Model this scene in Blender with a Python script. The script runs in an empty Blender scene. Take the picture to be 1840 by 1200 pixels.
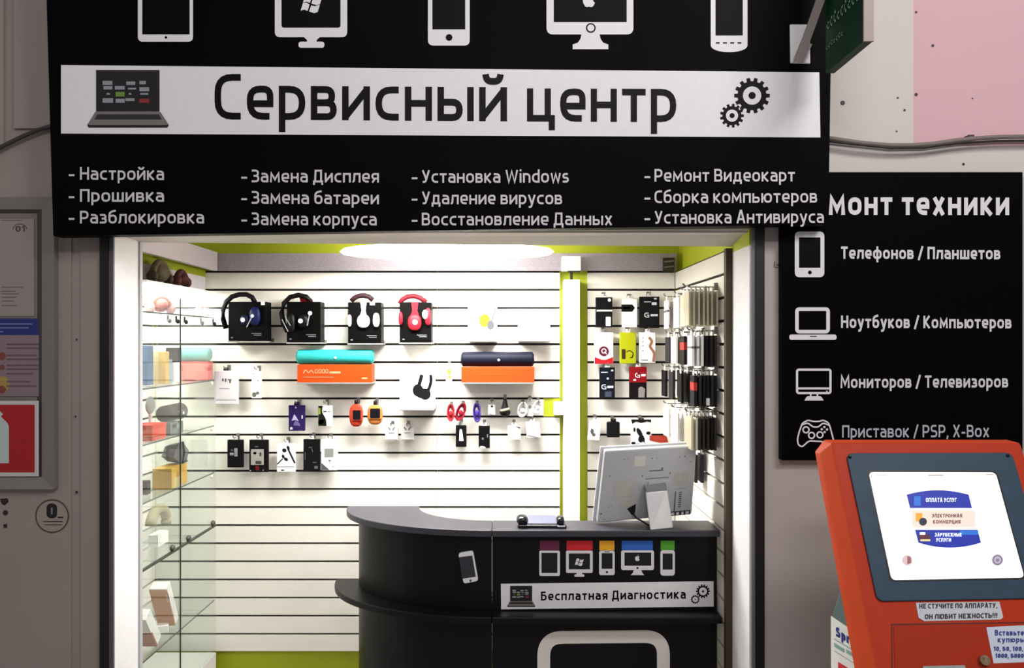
import bpy, math, random
from mathutils import Vector
random.seed(7)
SC = bpy.context.scene
COL = SC.collection
# ------------------------------------------------------------------ camera, world, lights, exposure
FPX, CX, CY, EYE = 1430.0, 910.0, 618.0, 1.8       # focal length and principal point in a 1840x1200 frame
cam = bpy.data.cameras.new('camera')
cam.sensor_width = 36.0; cam.lens = 36.0*FPX/1840.0
cam.shift_x = (920-CX)/1840.0; cam.shift_y = (CY-600)/1840.0
cam.clip_start = 0.05
camo = bpy.data.objects.new('camera', cam); COL.objects.link(camo)
camo.location = (0, 0, EYE); camo.rotation_euler = (math.pi/2, 0, 0)
SC.camera = camo
SC.view_settings.view_transform = 'Standard'; SC.view_settings.look = 'None'
SC.view_settings.gamma = 1.0; SC.view_settings.use_curve_mapping = False
SC.view_settings.exposure = 0.0
SC.cycles.transparent_max_bounces = 48
w = bpy.data.worlds.new('hall'); SC.world = w; w.use_nodes = True
bg = w.node_tree.nodes['Background']; bg.inputs[0].default_value = (0.95, 0.93, 0.95, 1); bg.inputs[1].default_value = 0.27

def area(name, loc, target, sx, sy, power, col=(1, 1, 1)):
    l = bpy.data.lights.new(name, 'AREA'); l.shape = 'RECTANGLE'; l.size = sx; l.size_y = sy; l.energy = power; l.color = col
    o = bpy.data.objects.new(name, l); COL.objects.link(o); o.location = loc
    o.rotation_euler = (Vector(target)-Vector(loc)).to_track_quat('-Z', 'Y').to_euler()
    return o
area('hall_ceiling_light', (1.9, 0.2, 3.9), (1.1, 2.7, 2.1), 1.2, 0.5, 46, (1, .97, .95))
area('hall_ceiling_light_over_aisle', (0.1, -0.9, 3.7), (0, 2.6, 2.3), 1.2, 0.4, 36, (1, .96, .97))
area('shop_lamp_light', (-0.25, 3.38, 2.15), (-0.25, 3.42, 0), 0.95, 0.16, 42, (1, .98, .95))

# ------------------------------------------------------------------ helpers
def lin(c):
    if isinstance(c, str):
        c = tuple(int(c[i:i+2], 16)/255 for i in (0, 2, 4))
    return tuple(x/12.92 if x <= .04045 else ((x+.055)/1.055)**2.4 for x in c)
_M = {}
def M(c, rough=.5, metal=0., emit=0., noise=.05, spec=.5, scale=40., bump=0.):
    key = (c, rough, metal, emit, noise, spec, scale, bump)
    if key in _M: return _M[key]
    m = bpy.data.materials.new('material_%d' % len(_M)); m.use_nodes = True
    nt = m.node_tree; b = nt.nodes['Principled BSDF']
    L = lin(c)
    b.inputs['Roughness'].default_value = rough; b.inputs['Metallic'].default_value = metal
    b.inputs['Specular IOR Level'].default_value = spec
    tc = nt.nodes.new('ShaderNodeTexCoord'); nz = nt.nodes.new('ShaderNodeTexNoise')
    nz.inputs['Scale'].default_value = scale; nz.inputs['Detail'].default_value = 3
    nt.links.new(tc.outputs['Object'], nz.inputs['Vector'])
    mx = nt.nodes.new('ShaderNodeMix'); mx.data_type = 'RGBA'
    mx.inputs[6].default_value = tuple(x*(1-noise) for x in L)+(1,)
    mx.inputs[7].default_value = tuple(min(1, x*(1+noise)) for x in L)+(1,)
    nt.links.new(nz.outputs['Fac'], mx.inputs[0]); nt.links.new(mx.outputs[2], b.inputs['Base Color'])
    if bump:
        bp = nt.nodes.new('ShaderNodeBump'); bp.inputs['Strength'].default_value = bump; bp.inputs['Distance'].default_value = .002
        nt.links.new(nz.outputs['Fac'], bp.inputs['Height']); nt.links.new(bp.outputs[0], b.inputs['Normal'])
    if emit:
        b.inputs['Emission Color'].default_value = L+(1,); b.inputs['Emission Strength'].default_value = emit
    _M[key] = m
    return m
def glassmat(tint=(.975, .99, .982), gl=1.0, name='clear_glass'):
    m = bpy.data.materials.new(name); m.use_nodes = True; nt = m.node_tree
    for n in list(nt.nodes): nt.nodes.remove(n)
    o = nt.nodes.new('ShaderNodeOutputMaterial'); mix = nt.nodes.new('ShaderNodeMixShader')
    t = nt.nodes.new('ShaderNodeBsdfTransparent'); g = nt.nodes.new('ShaderNodeBsdfGlossy')
    t.inputs[0].default_value = tint+(1,); g.inputs['Roughness'].default_value = .02
    f = nt.nodes.new('ShaderNodeLayerWeight'); f.inputs[0].default_value = .5
    pw = nt.nodes.new('ShaderNodeMath'); pw.operation = 'POWER'; pw.inputs[1].default_value = 4.
    mu = nt.nodes.new('ShaderNodeMath'); mu.operation = 'MULTIPLY_ADD'; mu.inputs[1].default_value = .6*gl; mu.inputs[2].default_value = .03
    nt.links.new(f.outputs['Facing'], pw.inputs[0]); nt.links.new(pw.outputs[0], mu.inputs[0]); nt.links.new(mu.outputs[0], mix.inputs[0])
    nt.links.new(t.outputs[0], mix.inputs[1]); nt.links.new(g.outputs[0], mix.inputs[2]); nt.links.new(mix.outputs[0], o.inputs[0])
    return m
def filmmat(col, alpha, name):
    m = bpy.data.materials.new(name); m.use_nodes = True; nt = m.node_tree
    b = nt.nodes['Principled BSDF']; b.inputs['Base Color'].default_value = lin(col)+(1,)
    b.inputs['Alpha'].default_value = alpha; b.inputs['Roughness'].default_value = .25
    return m
GLASS = glassmat()
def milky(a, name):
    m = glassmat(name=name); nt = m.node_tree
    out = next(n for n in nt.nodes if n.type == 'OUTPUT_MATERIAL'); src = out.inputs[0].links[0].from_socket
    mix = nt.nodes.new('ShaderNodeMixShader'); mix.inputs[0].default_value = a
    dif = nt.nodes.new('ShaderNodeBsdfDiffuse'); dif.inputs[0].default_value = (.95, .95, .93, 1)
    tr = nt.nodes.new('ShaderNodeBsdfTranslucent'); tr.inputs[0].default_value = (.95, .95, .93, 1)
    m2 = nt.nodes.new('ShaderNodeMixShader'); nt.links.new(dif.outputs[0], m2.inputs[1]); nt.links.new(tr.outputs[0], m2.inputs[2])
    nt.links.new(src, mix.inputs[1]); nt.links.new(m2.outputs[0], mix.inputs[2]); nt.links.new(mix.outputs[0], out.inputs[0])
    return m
GLARE_GLASS = milky(.02, 'glare_veil_glass')  # faint white diffuse layer mixed in to imitate bright reflections washing out the doors
WHITE = M('ECE9E6', .45); PAPER = M('E6E2DF', .7); BLACK = M('0B090C', .4); VBLACK = M('060506', .45, spec=.3)
GREY = M('8A8A8C', .5); DGREY = M('3A3A3D', .5); METAL = M('B9B9B7', .3, 1.0)
GREEN = M('B4BF1C', .6, scale=8); SLAT = M('E9E5DC', .4, scale=6); GROOVE = M('1A140E', .8)

def P(px, py, d): return Vector(((px-CX)/FPX*d, d, EYE-(py-CY)/FPX*d))
def flat(d): return lambda px, py: P(px, py, d)
def tilt(a, b):                          # plane y = a + b*z
    def f(px, py):
        k = (py-CY)/FPX
        return P(px, py, (a+b*EYE)/(1+b*k))
    f.n = Vector((0, -1, b)).normalized()
    return f

def origin(o):
    v = Vector((0, 0, 0))
    while o is not None:
        v += o.location; o = o.parent
    return v
def put(o, parent=None, label=None, cat=None, group=None, kind=None):
    if parent is not None: o.parent = parent
    if label: o['label'] = label
    if cat: o['category'] = cat
    if group: o['group'] = group
    if kind: o['kind'] = kind
    return o
def thing(name, label, cat, loc, group=None):
    o = bpy.data.objects.new(name, None); COL.objects.link(o); o.location = loc; o.empty_display_size = .05
    return put(o, None, label, cat, group)

class MB:
    def __init__(s): s.v = []; s.f = []; s.mi = []
    def add(s, vs, fs, mi=0):
        n = len(s.v); s.v += [Vector(v) for v in vs]
        for f in fs: s.f.append([i+n for i in f]); s.mi.append(mi)
        return s
    def box(s, x0, x1, y0, y1, z0, z1, mi=0):
        x0, x1 = sorted((x0, x1)); y0, y1 = sorted((y0, y1)); z0, z1 = sorted((z0, z1))
        return s.hexa([(x0, y0, z0), (x1, y0, z0), (x1, y0, z1), (x0, y0, z1)], [(x0, y1, z0), (x1, y1, z0), (x1, y1, z1), (x0, y1, z1)], mi)
    def hexa(s, a, b, mi=0): return s.prism(a, b, mi)
    def prism(s, a, b, mi=0):           # front loop a (counter-clockwise from the front), back loop b
        n = len(a)
        fs = [list(range(n)), [n+i for i in range(n)][::-1]]
        fs += [[(i+1) % n, i, n+i, n+(i+1) % n] for i in range(n)]
        return s.add(list(a)+list(b), fs, mi)
    def tube(s, path, r, n=8, mi=0, closed=False, flat_=None):
        path = [Vector(p) for p in path]; N = len(path); rings = []
        up = Vector((0.13, 0.05, 1)).normalized()
        for i, p in enumerate(path):
            a = path[(i-1) % N] if (i > 0 or closed) else p
            b = path[(i+1) % N] if (i < N-1 or closed) else p
            t = (b-a).normalized()
            u = up - t*up.dot(t)
            if u.length < .05: u = Vector((1, 0, 0)) - t*t.x
            u.normalize(); w_ = t.cross(u)
            rr = r[i] if isinstance(r, (list, tuple)) else r
            rings.append([p+(u*math.cos(2*math.pi*k/n)+w_*math.sin(2*math.pi*k/n))*rr for k in range(n)])
        vs = [v for q in rings for v in q]; fs = []
        M_ = N if closed else N-1
        for i in range(M_):
            j = (i+1) % N
            for k in range(n): fs.append([i*n+k, i*n+(k+1) % n, j*n+(k+1) % n, j*n+k])
        if not closed: fs += [list(range(n))[::-1], [(N-1)*n+k for k in range(n)]]
        return s.add(vs, fs, mi)
    def cyl(s, a, b, r, n=20, mi=0): return s.tube([a, b], r, n, mi)
    def ell(s, c, rx, ry, rz, nu=20, nv=10, mi=0, p=1.0):
        c = Vector(c); vs = []; fs = []
        f = lambda x: math.copysign(abs(x)**p, x)
        for i in range(nv+1):
            th = math.pi*i/nv
            for k in range(nu):
                ph = 2*math.pi*k/nu
                vs.append(c+Vector((rx*f(math.sin(th))*f(math.cos(ph)), ry*f(math.sin(th))*f(math.sin(ph)), rz*f(math.cos(th)))))
        for i in range(nv):
            for k in range(nu): fs.append([i*nu+k, (i+1)*nu+k, (i+1)*nu+(k+1) % nu, i*nu+(k+1) % nu])
        return s.add(vs, fs, mi)
    def build(s, name, mats, parent=None, bevel=0, smooth=False, **props):
        if not isinstance(mats, (list, tuple)): mats = [mats]
        off = origin(parent)
        if parent is None:
            lo = [min(v[i] for v in s.v) for i in range(3)]; hi = [max(v[i] for v in s.v) for i in range(3)]
            off = Vector(((lo[0]+hi[0])/2, (lo[1]+hi[1])/2, lo[2]))
        me = bpy.data.meshes.new(name); me.from_pydata([v-off for v in s.v], [], s.f)
        for m in mats: me.materials.append(m)
        for p_, mi in zip(me.polygons, s.mi): p_.material_index = mi; p_.use_smooth = smooth
        me.update()
        import bmesh
        bm = bmesh.new(); bm.from_mesh(me); bmesh.ops.remove_doubles(bm, verts=bm.verts, dist=1e-6)
        bmesh.ops.recalc_face_normals(bm, faces=bm.faces) if s.closed_ok else None
        bm.to_mesh(me); bm.free()
        o = bpy.data.objects.new(name, me); COL.objects.link(o)
        if parent is None: o.location = off
        if bevel:
            b = o.modifiers.new('bevel', 'BEVEL'); b.width = bevel; b.segments = 2; b.limit_method = 'ANGLE'
        return put(o, parent, **props)
    closed_ok = True

def structure(name, mb, mats, **k):
    return mb.build(name, mats, kind='structure', **k)
def Bx(name, x0, x1, y0, y1, z0, z1, mat, parent=None, bevel=0, **k):
    return MB().box(x0, x1, y0, y1, z0, z1).build(name, mat, parent, bevel, **k)
def pbox(name, px0, py0, px1, py1, d, depth, mat, parent=None, bevel=.0015, **k):   # box whose front stands at depth d
    a, b = P(px0, py0, d), P(px1, py1, d)
    return Bx(name, a.x, b.x, d, d+depth, b.z, a.z, mat, parent, bevel, **k)

# ------------------------------------------------------------------ flat artwork: strokes and fills in pixel units on a plane
def rounded(pts, closed=False, seg=6):
    out = []; n = len(pts)
    for i, p in enumerate(pts):
        r = p[2] if len(p) > 2 else 0
        q = Vector((p[0], p[1]))
        if r <= 0 or (not closed and i in (0, n-1)): out.append(q); continue
        a = Vector(pts[(i-1) % n][:2]); b = Vector(pts[(i+1) % n][:2])
        da, db = a-q, b-q
        la, lb = da.length, db.length
        if la < 1e-6 or lb < 1e-6: out.append(q); continue
        da /= la; db /= lb
        rr = min(r, la*.5 if (closed or i-1 > 0) else la, lb*.5 if (closed or i+1 < n-1) else lb)
        p0, p1 = q+da*rr, q+db*rr
        for k in range(seg+1):
            t = k/seg
            out.append(p0*(1-t)**2+q*2*t*(1-t)+p1*t*t)
    return out
def stroke(pts, wd, closed=False):       # -> list of quads
    pts = [p for i, p in enumerate(pts) if i == 0 or (p-pts[i-1]).length > 1e-5]
    if closed and (pts[0]-pts[-1]).length < 1e-5: pts.pop()
    n = len(pts); L = []; R = []
    for i, p in enumerate(pts):
        a = pts[(i-1) % n] if (closed or i > 0) else None
        b = pts[(i+1) % n] if (closed or i < n-1) else None
        d1 = (p-a).normalized() if a is not None else None
        d2 = (b-p).normalized() if b is not None else None
        if d1 is None: d1 = d2
        if d2 is None: d2 = d1
        n1 = Vector((-d1.y, d1.x)); n2 = Vector((-d2.y, d2.x))
        m = n1+n2
        if m.length < .2: m = n1
        m.normalize()
        k = 1/max(.45, m.dot(n1))
        L.append(p+m*wd/2*k); R.append(p-m*wd/2*k)
    return [[L[i], L[(i+1) % n], R[(i+1) % n], R[i]] for i in range(n if closed else n-1)]
def circ(cx, cy, r, n=24): return [Vector((cx+r*math.cos(2*math.pi*i/n), cy+r*math.sin(2*math.pi*i/n))) for i in range(n)]
def rrect(x0, y0, x1, y1, r=0): return rounded([(x0, y0, r), (x1, y0, r), (x1, y1, r), (x0, y1, r)], True)
def frame(x0, y0, x1, y1, wd, r=0):
    h = wd/2
    return stroke(rounded([(x0+h, y0+h, r), (x1-h, y0+h, r), (x1-h, y1-h, r), (x0+h, y1-h, r)], True), wd, True)
def gear(cx, cy, R, root, teeth):
    o = []
    for i in range(teeth):
        a = 2*math.pi*i/teeth; q = 2*math.pi/teeth
        for da, r in ((-.3, root), (-.22, R), (.22, R), (.3, root)):
            o.append(Vector((cx+r*math.cos(a+da*q), cy+r*math.sin(a+da*q))))
    return o
def ringpoly(cx, cy, r0, r1, n=28):
    a, b = circ(cx, cy, r0, n), circ(cx, cy, r1, n)
    return [[a[i], a[(i+1) % n], b[(i+1) % n], b[i]] for i in range(n)]
def decal(name, plane, polys, mat, parent=None, e=.001, mats=None, **k):
    """polys: list of polygons in pixels, or (polygon, material index, extra lift)"""
    n = getattr(plane, 'n', Vector((0, -1, 0)))
    mb = MB(); mb.closed_ok = False
    for qi, q in enumerate(polys):
        mi, ex = 0, 0
        if isinstance(q, tuple): q, mi, ex = q
        ex += qi*2.5e-6
        pts = [plane(p[0], p[1])+n*(e+ex) for p in q]
        c = Vector((0, 0, 0))
        for i in range(len(pts)): c += (pts[i]-pts[0]).cross(pts[(i+1) % len(pts)]-pts[0])
        if c.dot(n) < 0: pts.reverse()
        mb.add(pts, [list(range(len(pts)))], mi)
    return mb.build(name, mats or mat, parent, **k)

# ------------------------------------------------------------------ a stroke alphabet (x-height 1, capitals CAP)
CAP = 1.34
def glyph(ch, t):
    L = t/2; h = 1.0; c = ch
    low = 'вгджзиклмнопстхцшьыюяэйщ'
    if ch.lower() in low and ch != ch.lower(): h = CAP
    c = ch.lower() if ch.lower() in low else ch
    s = 1.12 if h > 1 else 1.0
    B, T, mid = L, h-L, h*.5+.01
    r = .34
    def W(x): return x*s, x*s-L
    if c == ' ': return .22, []
    if c == 'в':
        w, R = W(.8); return w, [([(L, B), (L, T), (R-.05, T, r), (R-.05, mid, r), (L, mid)], 0), ([(L, mid), (R, mid, r), (R, B, r), (L-L, B)], 0)]
    if c == 'г': w, R = W(.62); return w, [([(L, 0), (L, T), (w, T)], 0)]
    if c == 'д': w, R = W(.96); return w, [([(L, -.26), (L, B), (R, B), (R, -.26)], 0), ([(.22, B), (.27, T), (w-.22, T), (w-.22, B)], 0)]
    if c == 'ж':
        w, R = W(1.15); m = w/2; return w, [([(m, 0), (m, h)], 0), ([(L, h), (m-.02, h/2), (L, 0)], 0), ([(R, h), (m+.02, h/2), (R, 0)], 0)]
    if c == 'з': w, R = W(.74); return w, [([(.04, T), (R-.04, T, r), (R-.04, mid, r), (.22, mid)], 0), ([(.22, mid), (R, mid, r), (R, B, r), (.02, B)], 0)]
    if c in 'ий':
        w, R = W(.86); g = [([(L, h), (L, 0)], 0), ([(R, h), (R, 0)], 0), ([(L, .1), (R, h-.1)], 0)]
        if c == 'й': m = w/2; g.append(([(m-.23, h+.38), (m-.2, h+.17, .16), (m+.2, h+.17, .16), (m+.23, h+.38)], 0))
        return w, g
    if c == 'к': w, R = W(.8); return w, [([(L, 0), (L, h)], 0), ([(R, h), (L+.12, h/2), (R+.02, 0)], 0)]
    if c == 'л': w, R = W(.86); return w, [([(0, B), (.16, B, .1), (.22, T), (R, T), (R, 0)], 0)]
    if c == 'м': w, R = W(1.06); return w, [([(L, 0), (L+.04, h-.04), (w/2, h*.3), (R-.04, h-.04), (R, 0)], 0)]
    if c == 'н': w, R = W(.84); return w, [([(L, 0), (L, h)], 0), ([(R, 0), (R, h)], 0), ([(L, mid), (R, mid)], 0)]
    if c == 'о': w, R = W(.86); return w, [([(L, B, .44), (R, B, .44), (R, T, .44), (L, T, .44)], 1)]
    if c == 'п': w, R = W(.84); return w, [([(L, 0), (L, T), (R, T), (R, 0)], 0)]
    if c == 'с': w, R = W(.74); return w, [([(w-.02, T), (L, T, .44), (L, B, .44), (w-.02, B)], 0)]
    if c == 'т': w, R = W(.76); return w, [([(0, T), (w, T)], 0), ([(w/2, 0), (w/2, T)], 0)]
    if c == 'х': w, R = W(.82); return w, [([(L, h), (R, 0)], 0), ([(R, h), (L, 0)], 0)]
    if c == 'ц': w, R = W(.9); return w, [([(L, h), (L, B), (R, B), (R, -.26)], 0), ([(R-.13, h), (R-.13, B)], 0)]
    if c in 'шщ': w, R = W(1.16); return w, [([(L, h), (L, B), (R, B), (R, h)], 0), ([(w/2, h), (w/2, B)], 0)]
    if c == 'ь': w, R = W(.8); return w, [([(L, h), (L, B), (R, B, r), (R, mid+.04, r), (L, mid+.04)], 0)]
    if c == 'ы':
        w, R = W(1.12); q = .78*s; return w, [([(L, h), (L, B), (q-L, B, r), (q-L, mid+.04, r), (L, mid+.04)], 0), ([(R, 0), (R, h)], 0)]
    if c == 'ю': w, R = W(1.15); q = .38; return w, [([(L, 0), (L, h)], 0), ([(L, mid), (q, mid)], 0), ([(q, B, .34), (R, B, .34), (R, T, .34), (q, T, .34)], 1)]
    if c == 'я': w, R = W(.8); return w, [([(R, 0), (R, T), (L, T, r), (L, h*.42, r), (R, h*.42)], 0), ([(w*.5, h*.42), (L, 0)], 0)]
    if c == 'э': w, R = W(.76); return w, [([(.02, T), (R, T, .44), (R, B, .44), (.02, B)], 0), ([(.2, mid), (R, mid)], 0)]
    H = CAP; TT = H-L
    if c == 'а': w, R = W(.8); return w, [([(.08, T), (R, T, r), (R, 0)], 0), ([(R, .57), (L, .57, .26), (L, B, .26), (R, B)], 0)]
    if c == 'б': w, R = W(.86); return w, [([(L, B, .44), (R, B, .44), (R, T-.06, .44), (L, T-.06, .44)], 1), ([(L, .5), (L, 1.2, .34), (R, 1.36)], 0)]
    if c == 'е': w, R = W(.82); return w, [([(R-.02, B), (L, B, .44), (L, T, .44), (R, T, .44), (R, .47), (L, .47)], 0)]
    if c in 'рp': w, R = W(.82); return w, [([(L, -.36), (L, h)], 0), ([(L, T), (R, T, .44), (R, B, .44), (L, B)], 0)]
    if c == 'у': w, R = W(.82); return w, [([(L-.02, h), (w*.5, .1)], 0), ([(R+.02, h), (w*.42, -.28, .12), (.08, -.3)], 0)]
    if c == 'ф': w, R = W(1.1); return w, [([(L, B, .34), (R, B, .34), (R, T, .34), (L, T, .34)], 1), ([(w/2, -.36), (w/2, 1.36)], 0)]
    if c in 'n': w, R = W(.82); return w, [([(L, 0), (L, h)], 0), ([(L, T), (R, T, .36), (R, 0)], 0)]
    if c == 'r': w, R = W(.55); return w, [([(L, 0), (L, h)], 0), ([(L, T-.1), (L+.1, T, .2), (w, T)], 0)]
    if c == 't': w, R = W(.55); return w, [([(.18, 1.3), (.18, B, .2), (w, B)], 0), ([(0, T), (w, T)], 0)]
    if c == 'i': return t, [([(L, 0), (L, h)], 0), ([(L, 1.2), (L, 1.2+t)], 0)]
    if c == 'o': return glyph('о', t)
    if c == 'd': w, R = W(.84); return w, [([(R, 1.4), (R, 0)], 0), ([(R, T), (L, T, .44), (L, B, .44), (R, B)], 0)]
    if c in 'wW':
        hh = h if c == 'w' else H; w = 1.15 if c == 'w' else 1.4
        return w, [([(L, hh), (w*.27, .04), (w*.5, hh*.9), (w*.73, .04), (w-L, hh)], 0)]
    if c in 'sS5':
        hh = h if c == 's' else H; w, R = W(.7 if c == 's' else .86); m = hh*.5; q = .25 if c == 's' else .34
        a = [(R-.02, hh-L), (L, hh-L, q if c != '5' else 0), (L, m, q if c != '5' else 0), (R, m, q), (R, L, q), (.03, L)]
        return w, [(a, 0)]
    if c == 'x': return glyph('х', t)
    if c == 'X': return glyph('Х', t)
    if c == 'B': return glyph('В', t)
    if c in 'PР': w, R = W(.88); return w, [([(L, 0), (L, TT), (R, TT, r), (R, H*.42, r), (L, H*.42)], 0)]
    if c == 'А': w, R = W(1.0); return w, [([(L, 0), (w/2-.04, H), (w/2+.04, H), (R, 0)], 0), ([(.2, .44), (w-.2, .44)], 0)]
    if c == 'Б': w, R = W(.88); return w, [([(R-.04, TT), (L, TT), (L, B), (R, B, r), (R, H*.58, r), (L, H*.58)], 0)]
    if c == 'Е': w, R = W(.78); return w, [([(w, TT), (L, TT), (L, B), (w, B)], 0), ([(L, H*.52), (w-.08, H*.52)], 0)]
    if c == 'У': w, R = W(.9); return w, [([(L, H), (w*.52, .42)], 0), ([(R, H), (w*.45, B, .15), (.1, B)], 0)]
    if c == 'Ч': w, R = W(.86); return w, [([(L, H), (L, .58, .3), (R, .58)], 0), ([(R, 0), (R, H)], 0)]
    if c == '0': w, R = W(.84); return w, [([(L, B, .44), (R, B, .44), (R, TT, .44), (L, TT, .44)], 1)]
    if c == '1': w = .5; return w, [([(w-L, 0), (w-L, H-.05), (.05, H-.35)], 0)]
    if c == '/': w = .62; return w, [([(.06, -.12), (w-.06, CAP+.06)], 0)]
    if c == '-': w = .55; return w, [([(.04, .48), (w-.04, .48)], 0)]
    if c == ',': w = .26; return w, [([(.15, .18), (.06, -.2)], 0)]
    if c == '.': w = .26; return w, [([(.13, 0), (.13, .2)], 0)]
    if c == '!': w = .3; return w, [([(.15, .4), (.15, H)], 0), ([(.15, 0), (.15, .2)], 0)]
    return .5, []
def text_polys(s, x0, x1, y0, xh, t=.2, y1=None, gap=.2, shear=0.):
    y1 = y0 if y1 is None else y1
    x = 0; G = []
    for ch in s:
        w_, g = glyph(ch, t)
        G.append((x, g)); x += w_+gap
    tot = x-gap; sx = (x1-x0)/tot
    out = []
    for gx, g in G:
        for pts, closed in g:
            rp = rounded(pts, bool(closed), 5)
            for q in stroke(rp, t, bool(closed)):
                out.append([Vector((x0+(gx+p.x)*sx + shear*p.y*xh, y0+(y1-y0)*(gx+p.x)/tot-p.y*xh)) for p in q])
    return out
def laptop_polys(x0, y0, x1, y1):
    """(polygons with material index): 0 dark, 1 grey, 2 tile pale, 3 tile green, 4 tile red, 5 keyboard"""
    def q(u, v): return Vector((x0+(x1-x0)*u, y0+(y1-y0)*v))
    def r(a, b, c, d): return [q(a, b), q(c, b), q(c, d), q(a, d)]
    o = [(r(.11, 0, .885, .72), 0, 0), ([q(.10, .725), q(.895, .725), q(1, .955), q(0, .955)], 1, 0), ([q(0, .955), q(1, .955), q(.98, 1), q(.02, 1)], 0, 0),
         ([q(.125, .77), q(.88, .77), q(.91, .86), q(.09, .86)], 5, .0004)]
    tiles = [(.19, .19, .31, .26, 2), (.34, .28, .46, .34, 2), (.48, .2, .59, .26, 2), (.64, .19, .72, .25, 2), (.2, .28, .31, .34, 2), (.5, .31, .6, .34, 2), (.64, .3, .76, .37, 2),
             (.35, .38, .46, .46, 3), (.24, .4, .28, .43, 2), (.51, .4, .54, .43, 2), (.65, .4, .75, .43, 2), (.19, .49, .32, .57, 2), (.35, .5, .46, .57, 2), (.47, .49, .58, .54, 2), (.64, .5, .76, .57, 4)]
    o += [(r(a, b, c, d), m, .0004) for a, b, c, d, m in tiles]
    return o
LAPMATS = [M('120C10'), M('77736F'), M('8F959C'), M('6E8C3A'), M('8E2428'), M('2A2626')]
WINLOGO = [[(-13.5, -2), (-7, -3), (-1.5, .5), (-5, 12), (-11, 9.5), (-17.5, 11.5)], [(1.5, 2), (8, 3.5), (17, 1), (13, 14), (7, 16), (-2.5, 13)]]
def winlogo(cx, cy, k):
    o = []
    for q in WINLOGO:
        o.append([Vector((cx+x*k, cy+y*k)) for x, y in q]); o.append([Vector((cx+(x+4.2)*k, cy+(y-14.3)*k)) for x, y in q])
    return o
APPLE = [(0, -8), (4, -10), (8, -9.5), (11, -7), (8.5, -4.5), (7.5, -1), (8.5, 3), (11.5, 5.5), (9.5, 10), (6.5, 13.5), (3.5, 14), (0, 12.8), (-3.5, 14), (-7, 12.5), (-10.5, 6.5), (-11.5, 0), (-10, -6), (-6, -9.5), (-3, -9.5)]
def apple(cx, cy, k):
    return [[Vector((cx+x*k, cy+y*k)) for x, y in APPLE], [Vector((cx+x*k, cy+y*k)) for x, y in [(0, -11), (1, -15), (5, -18), (4.5, -14)]]]
# ------------------------------------------------------------------ 1. setting
XL, XR, YB, YF = -1.675, 0.806, 3.80, 2.70
structure('floor', MB().box(-3.2, 3.2, -1.5, 4.0, -.08, 0), M('8C8680', .35, scale=4, noise=.15))
structure('wall_back', MB().box(XL-.2, XR+.2, YB+.03, YB+.13, 0, 2.5), GREEN)
structure('wall_left_inside', MB().box(XL-.12, XL-.025, 2.92, YB+.03, 0, 2.5), GREEN)
structure('wall_right_inside', MB().box(XR+.024, XR+.12, 2.905, YB+.03, 0, 2.5), GREEN)
structure('ceiling', MB().box(XL-.12, XR+.12, 2.92, YB+.03, 2.32, 2.42), M('E4E0D6', .7))
# facade: left pilaster wall, right wall, top
TAUPE = M('9A8E88', .75, scale=3, noise=.09, bump=.15); WARMW = M('D4CCC6', .7, scale=3, noise=.05); PINK = M('D9AEB6', .7, scale=3, noise=.04); LGREY = M('BBB1AC', .7, scale=2.5, noise=.10)
fl = MB()
xg0, xg1 = P(128, 0, YF).x, P(145, 0, YF).x; xd0 = P(182, 0, YF).x
fl.box(-3.2, xg0, YF, YF+.2, 0, 4.0); fl.box(xg0, xg1, YF+.006, YF+.2, 0, 2.55); fl.box(xg1, xd0, YF, YF+.2, 0, 2.55)
fl.box(xg0, xd0, YF, YF+.2, 2.55, 4.0)
a, b = P(6, 0, YF-.012), P(25, 0, YF-.012)
fl.box(b.x, xg0+.02, YF-.012, YF, P(0, 232, YF).z, 4.0); fl.box(-3.2, a.x, YF-.012, YF, P(0, 262, YF).z, 4.0)
structure('wall_front_left', fl, TAUPE)
fr = MB()
xr0 = P(1372, 0, YF).x; zsplit = P(0, 318, YF).z; xp = P(1641, 0, YF).x
fr.box(xr0, 3.2, YF, YF+.2, 0, zsplit, 0); fr.box(xr0, xp, YF, YF+.2, zsplit, 4.0, 1)
fr.box(xp, 3.2, YF, YF+.2, zsplit, P(0, 262, YF).z, 1); fr.box(xp, 3.2, YF, YF+.2, P(0, 262, YF).z, 4.0, 2)
wr = structure('wall_front_right', fr, [LGREY, WARMW, PINK])
structure('wall_front_above_opening', MB().box(xd0, xr0, YF+.02, YF+.2, 2.18, 4.0), WARMW)
decal('screw_hole', flat(YF), [circ(x, y, r, 12) for x, y, r in [(1646, 22, 2.2), (1676, 82, 2.6), (1646, 170, 3), (1514, 185, 4.2), (1613, 176, 1.8), (1625, 198, 2.2), (1611, 236, 1.6), (1747, 177, 1.4), (1731, 295, 2.4)]], M('1A1214'), wr, .001)
decal('hook_mark', flat(YF), stroke(rounded([(1392, 470), (1391, 480, 3), (1398, 481)], False), 2) + [circ(1397, 476, 2.2, 10)], M('6B645F'), wr, .001)
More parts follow.
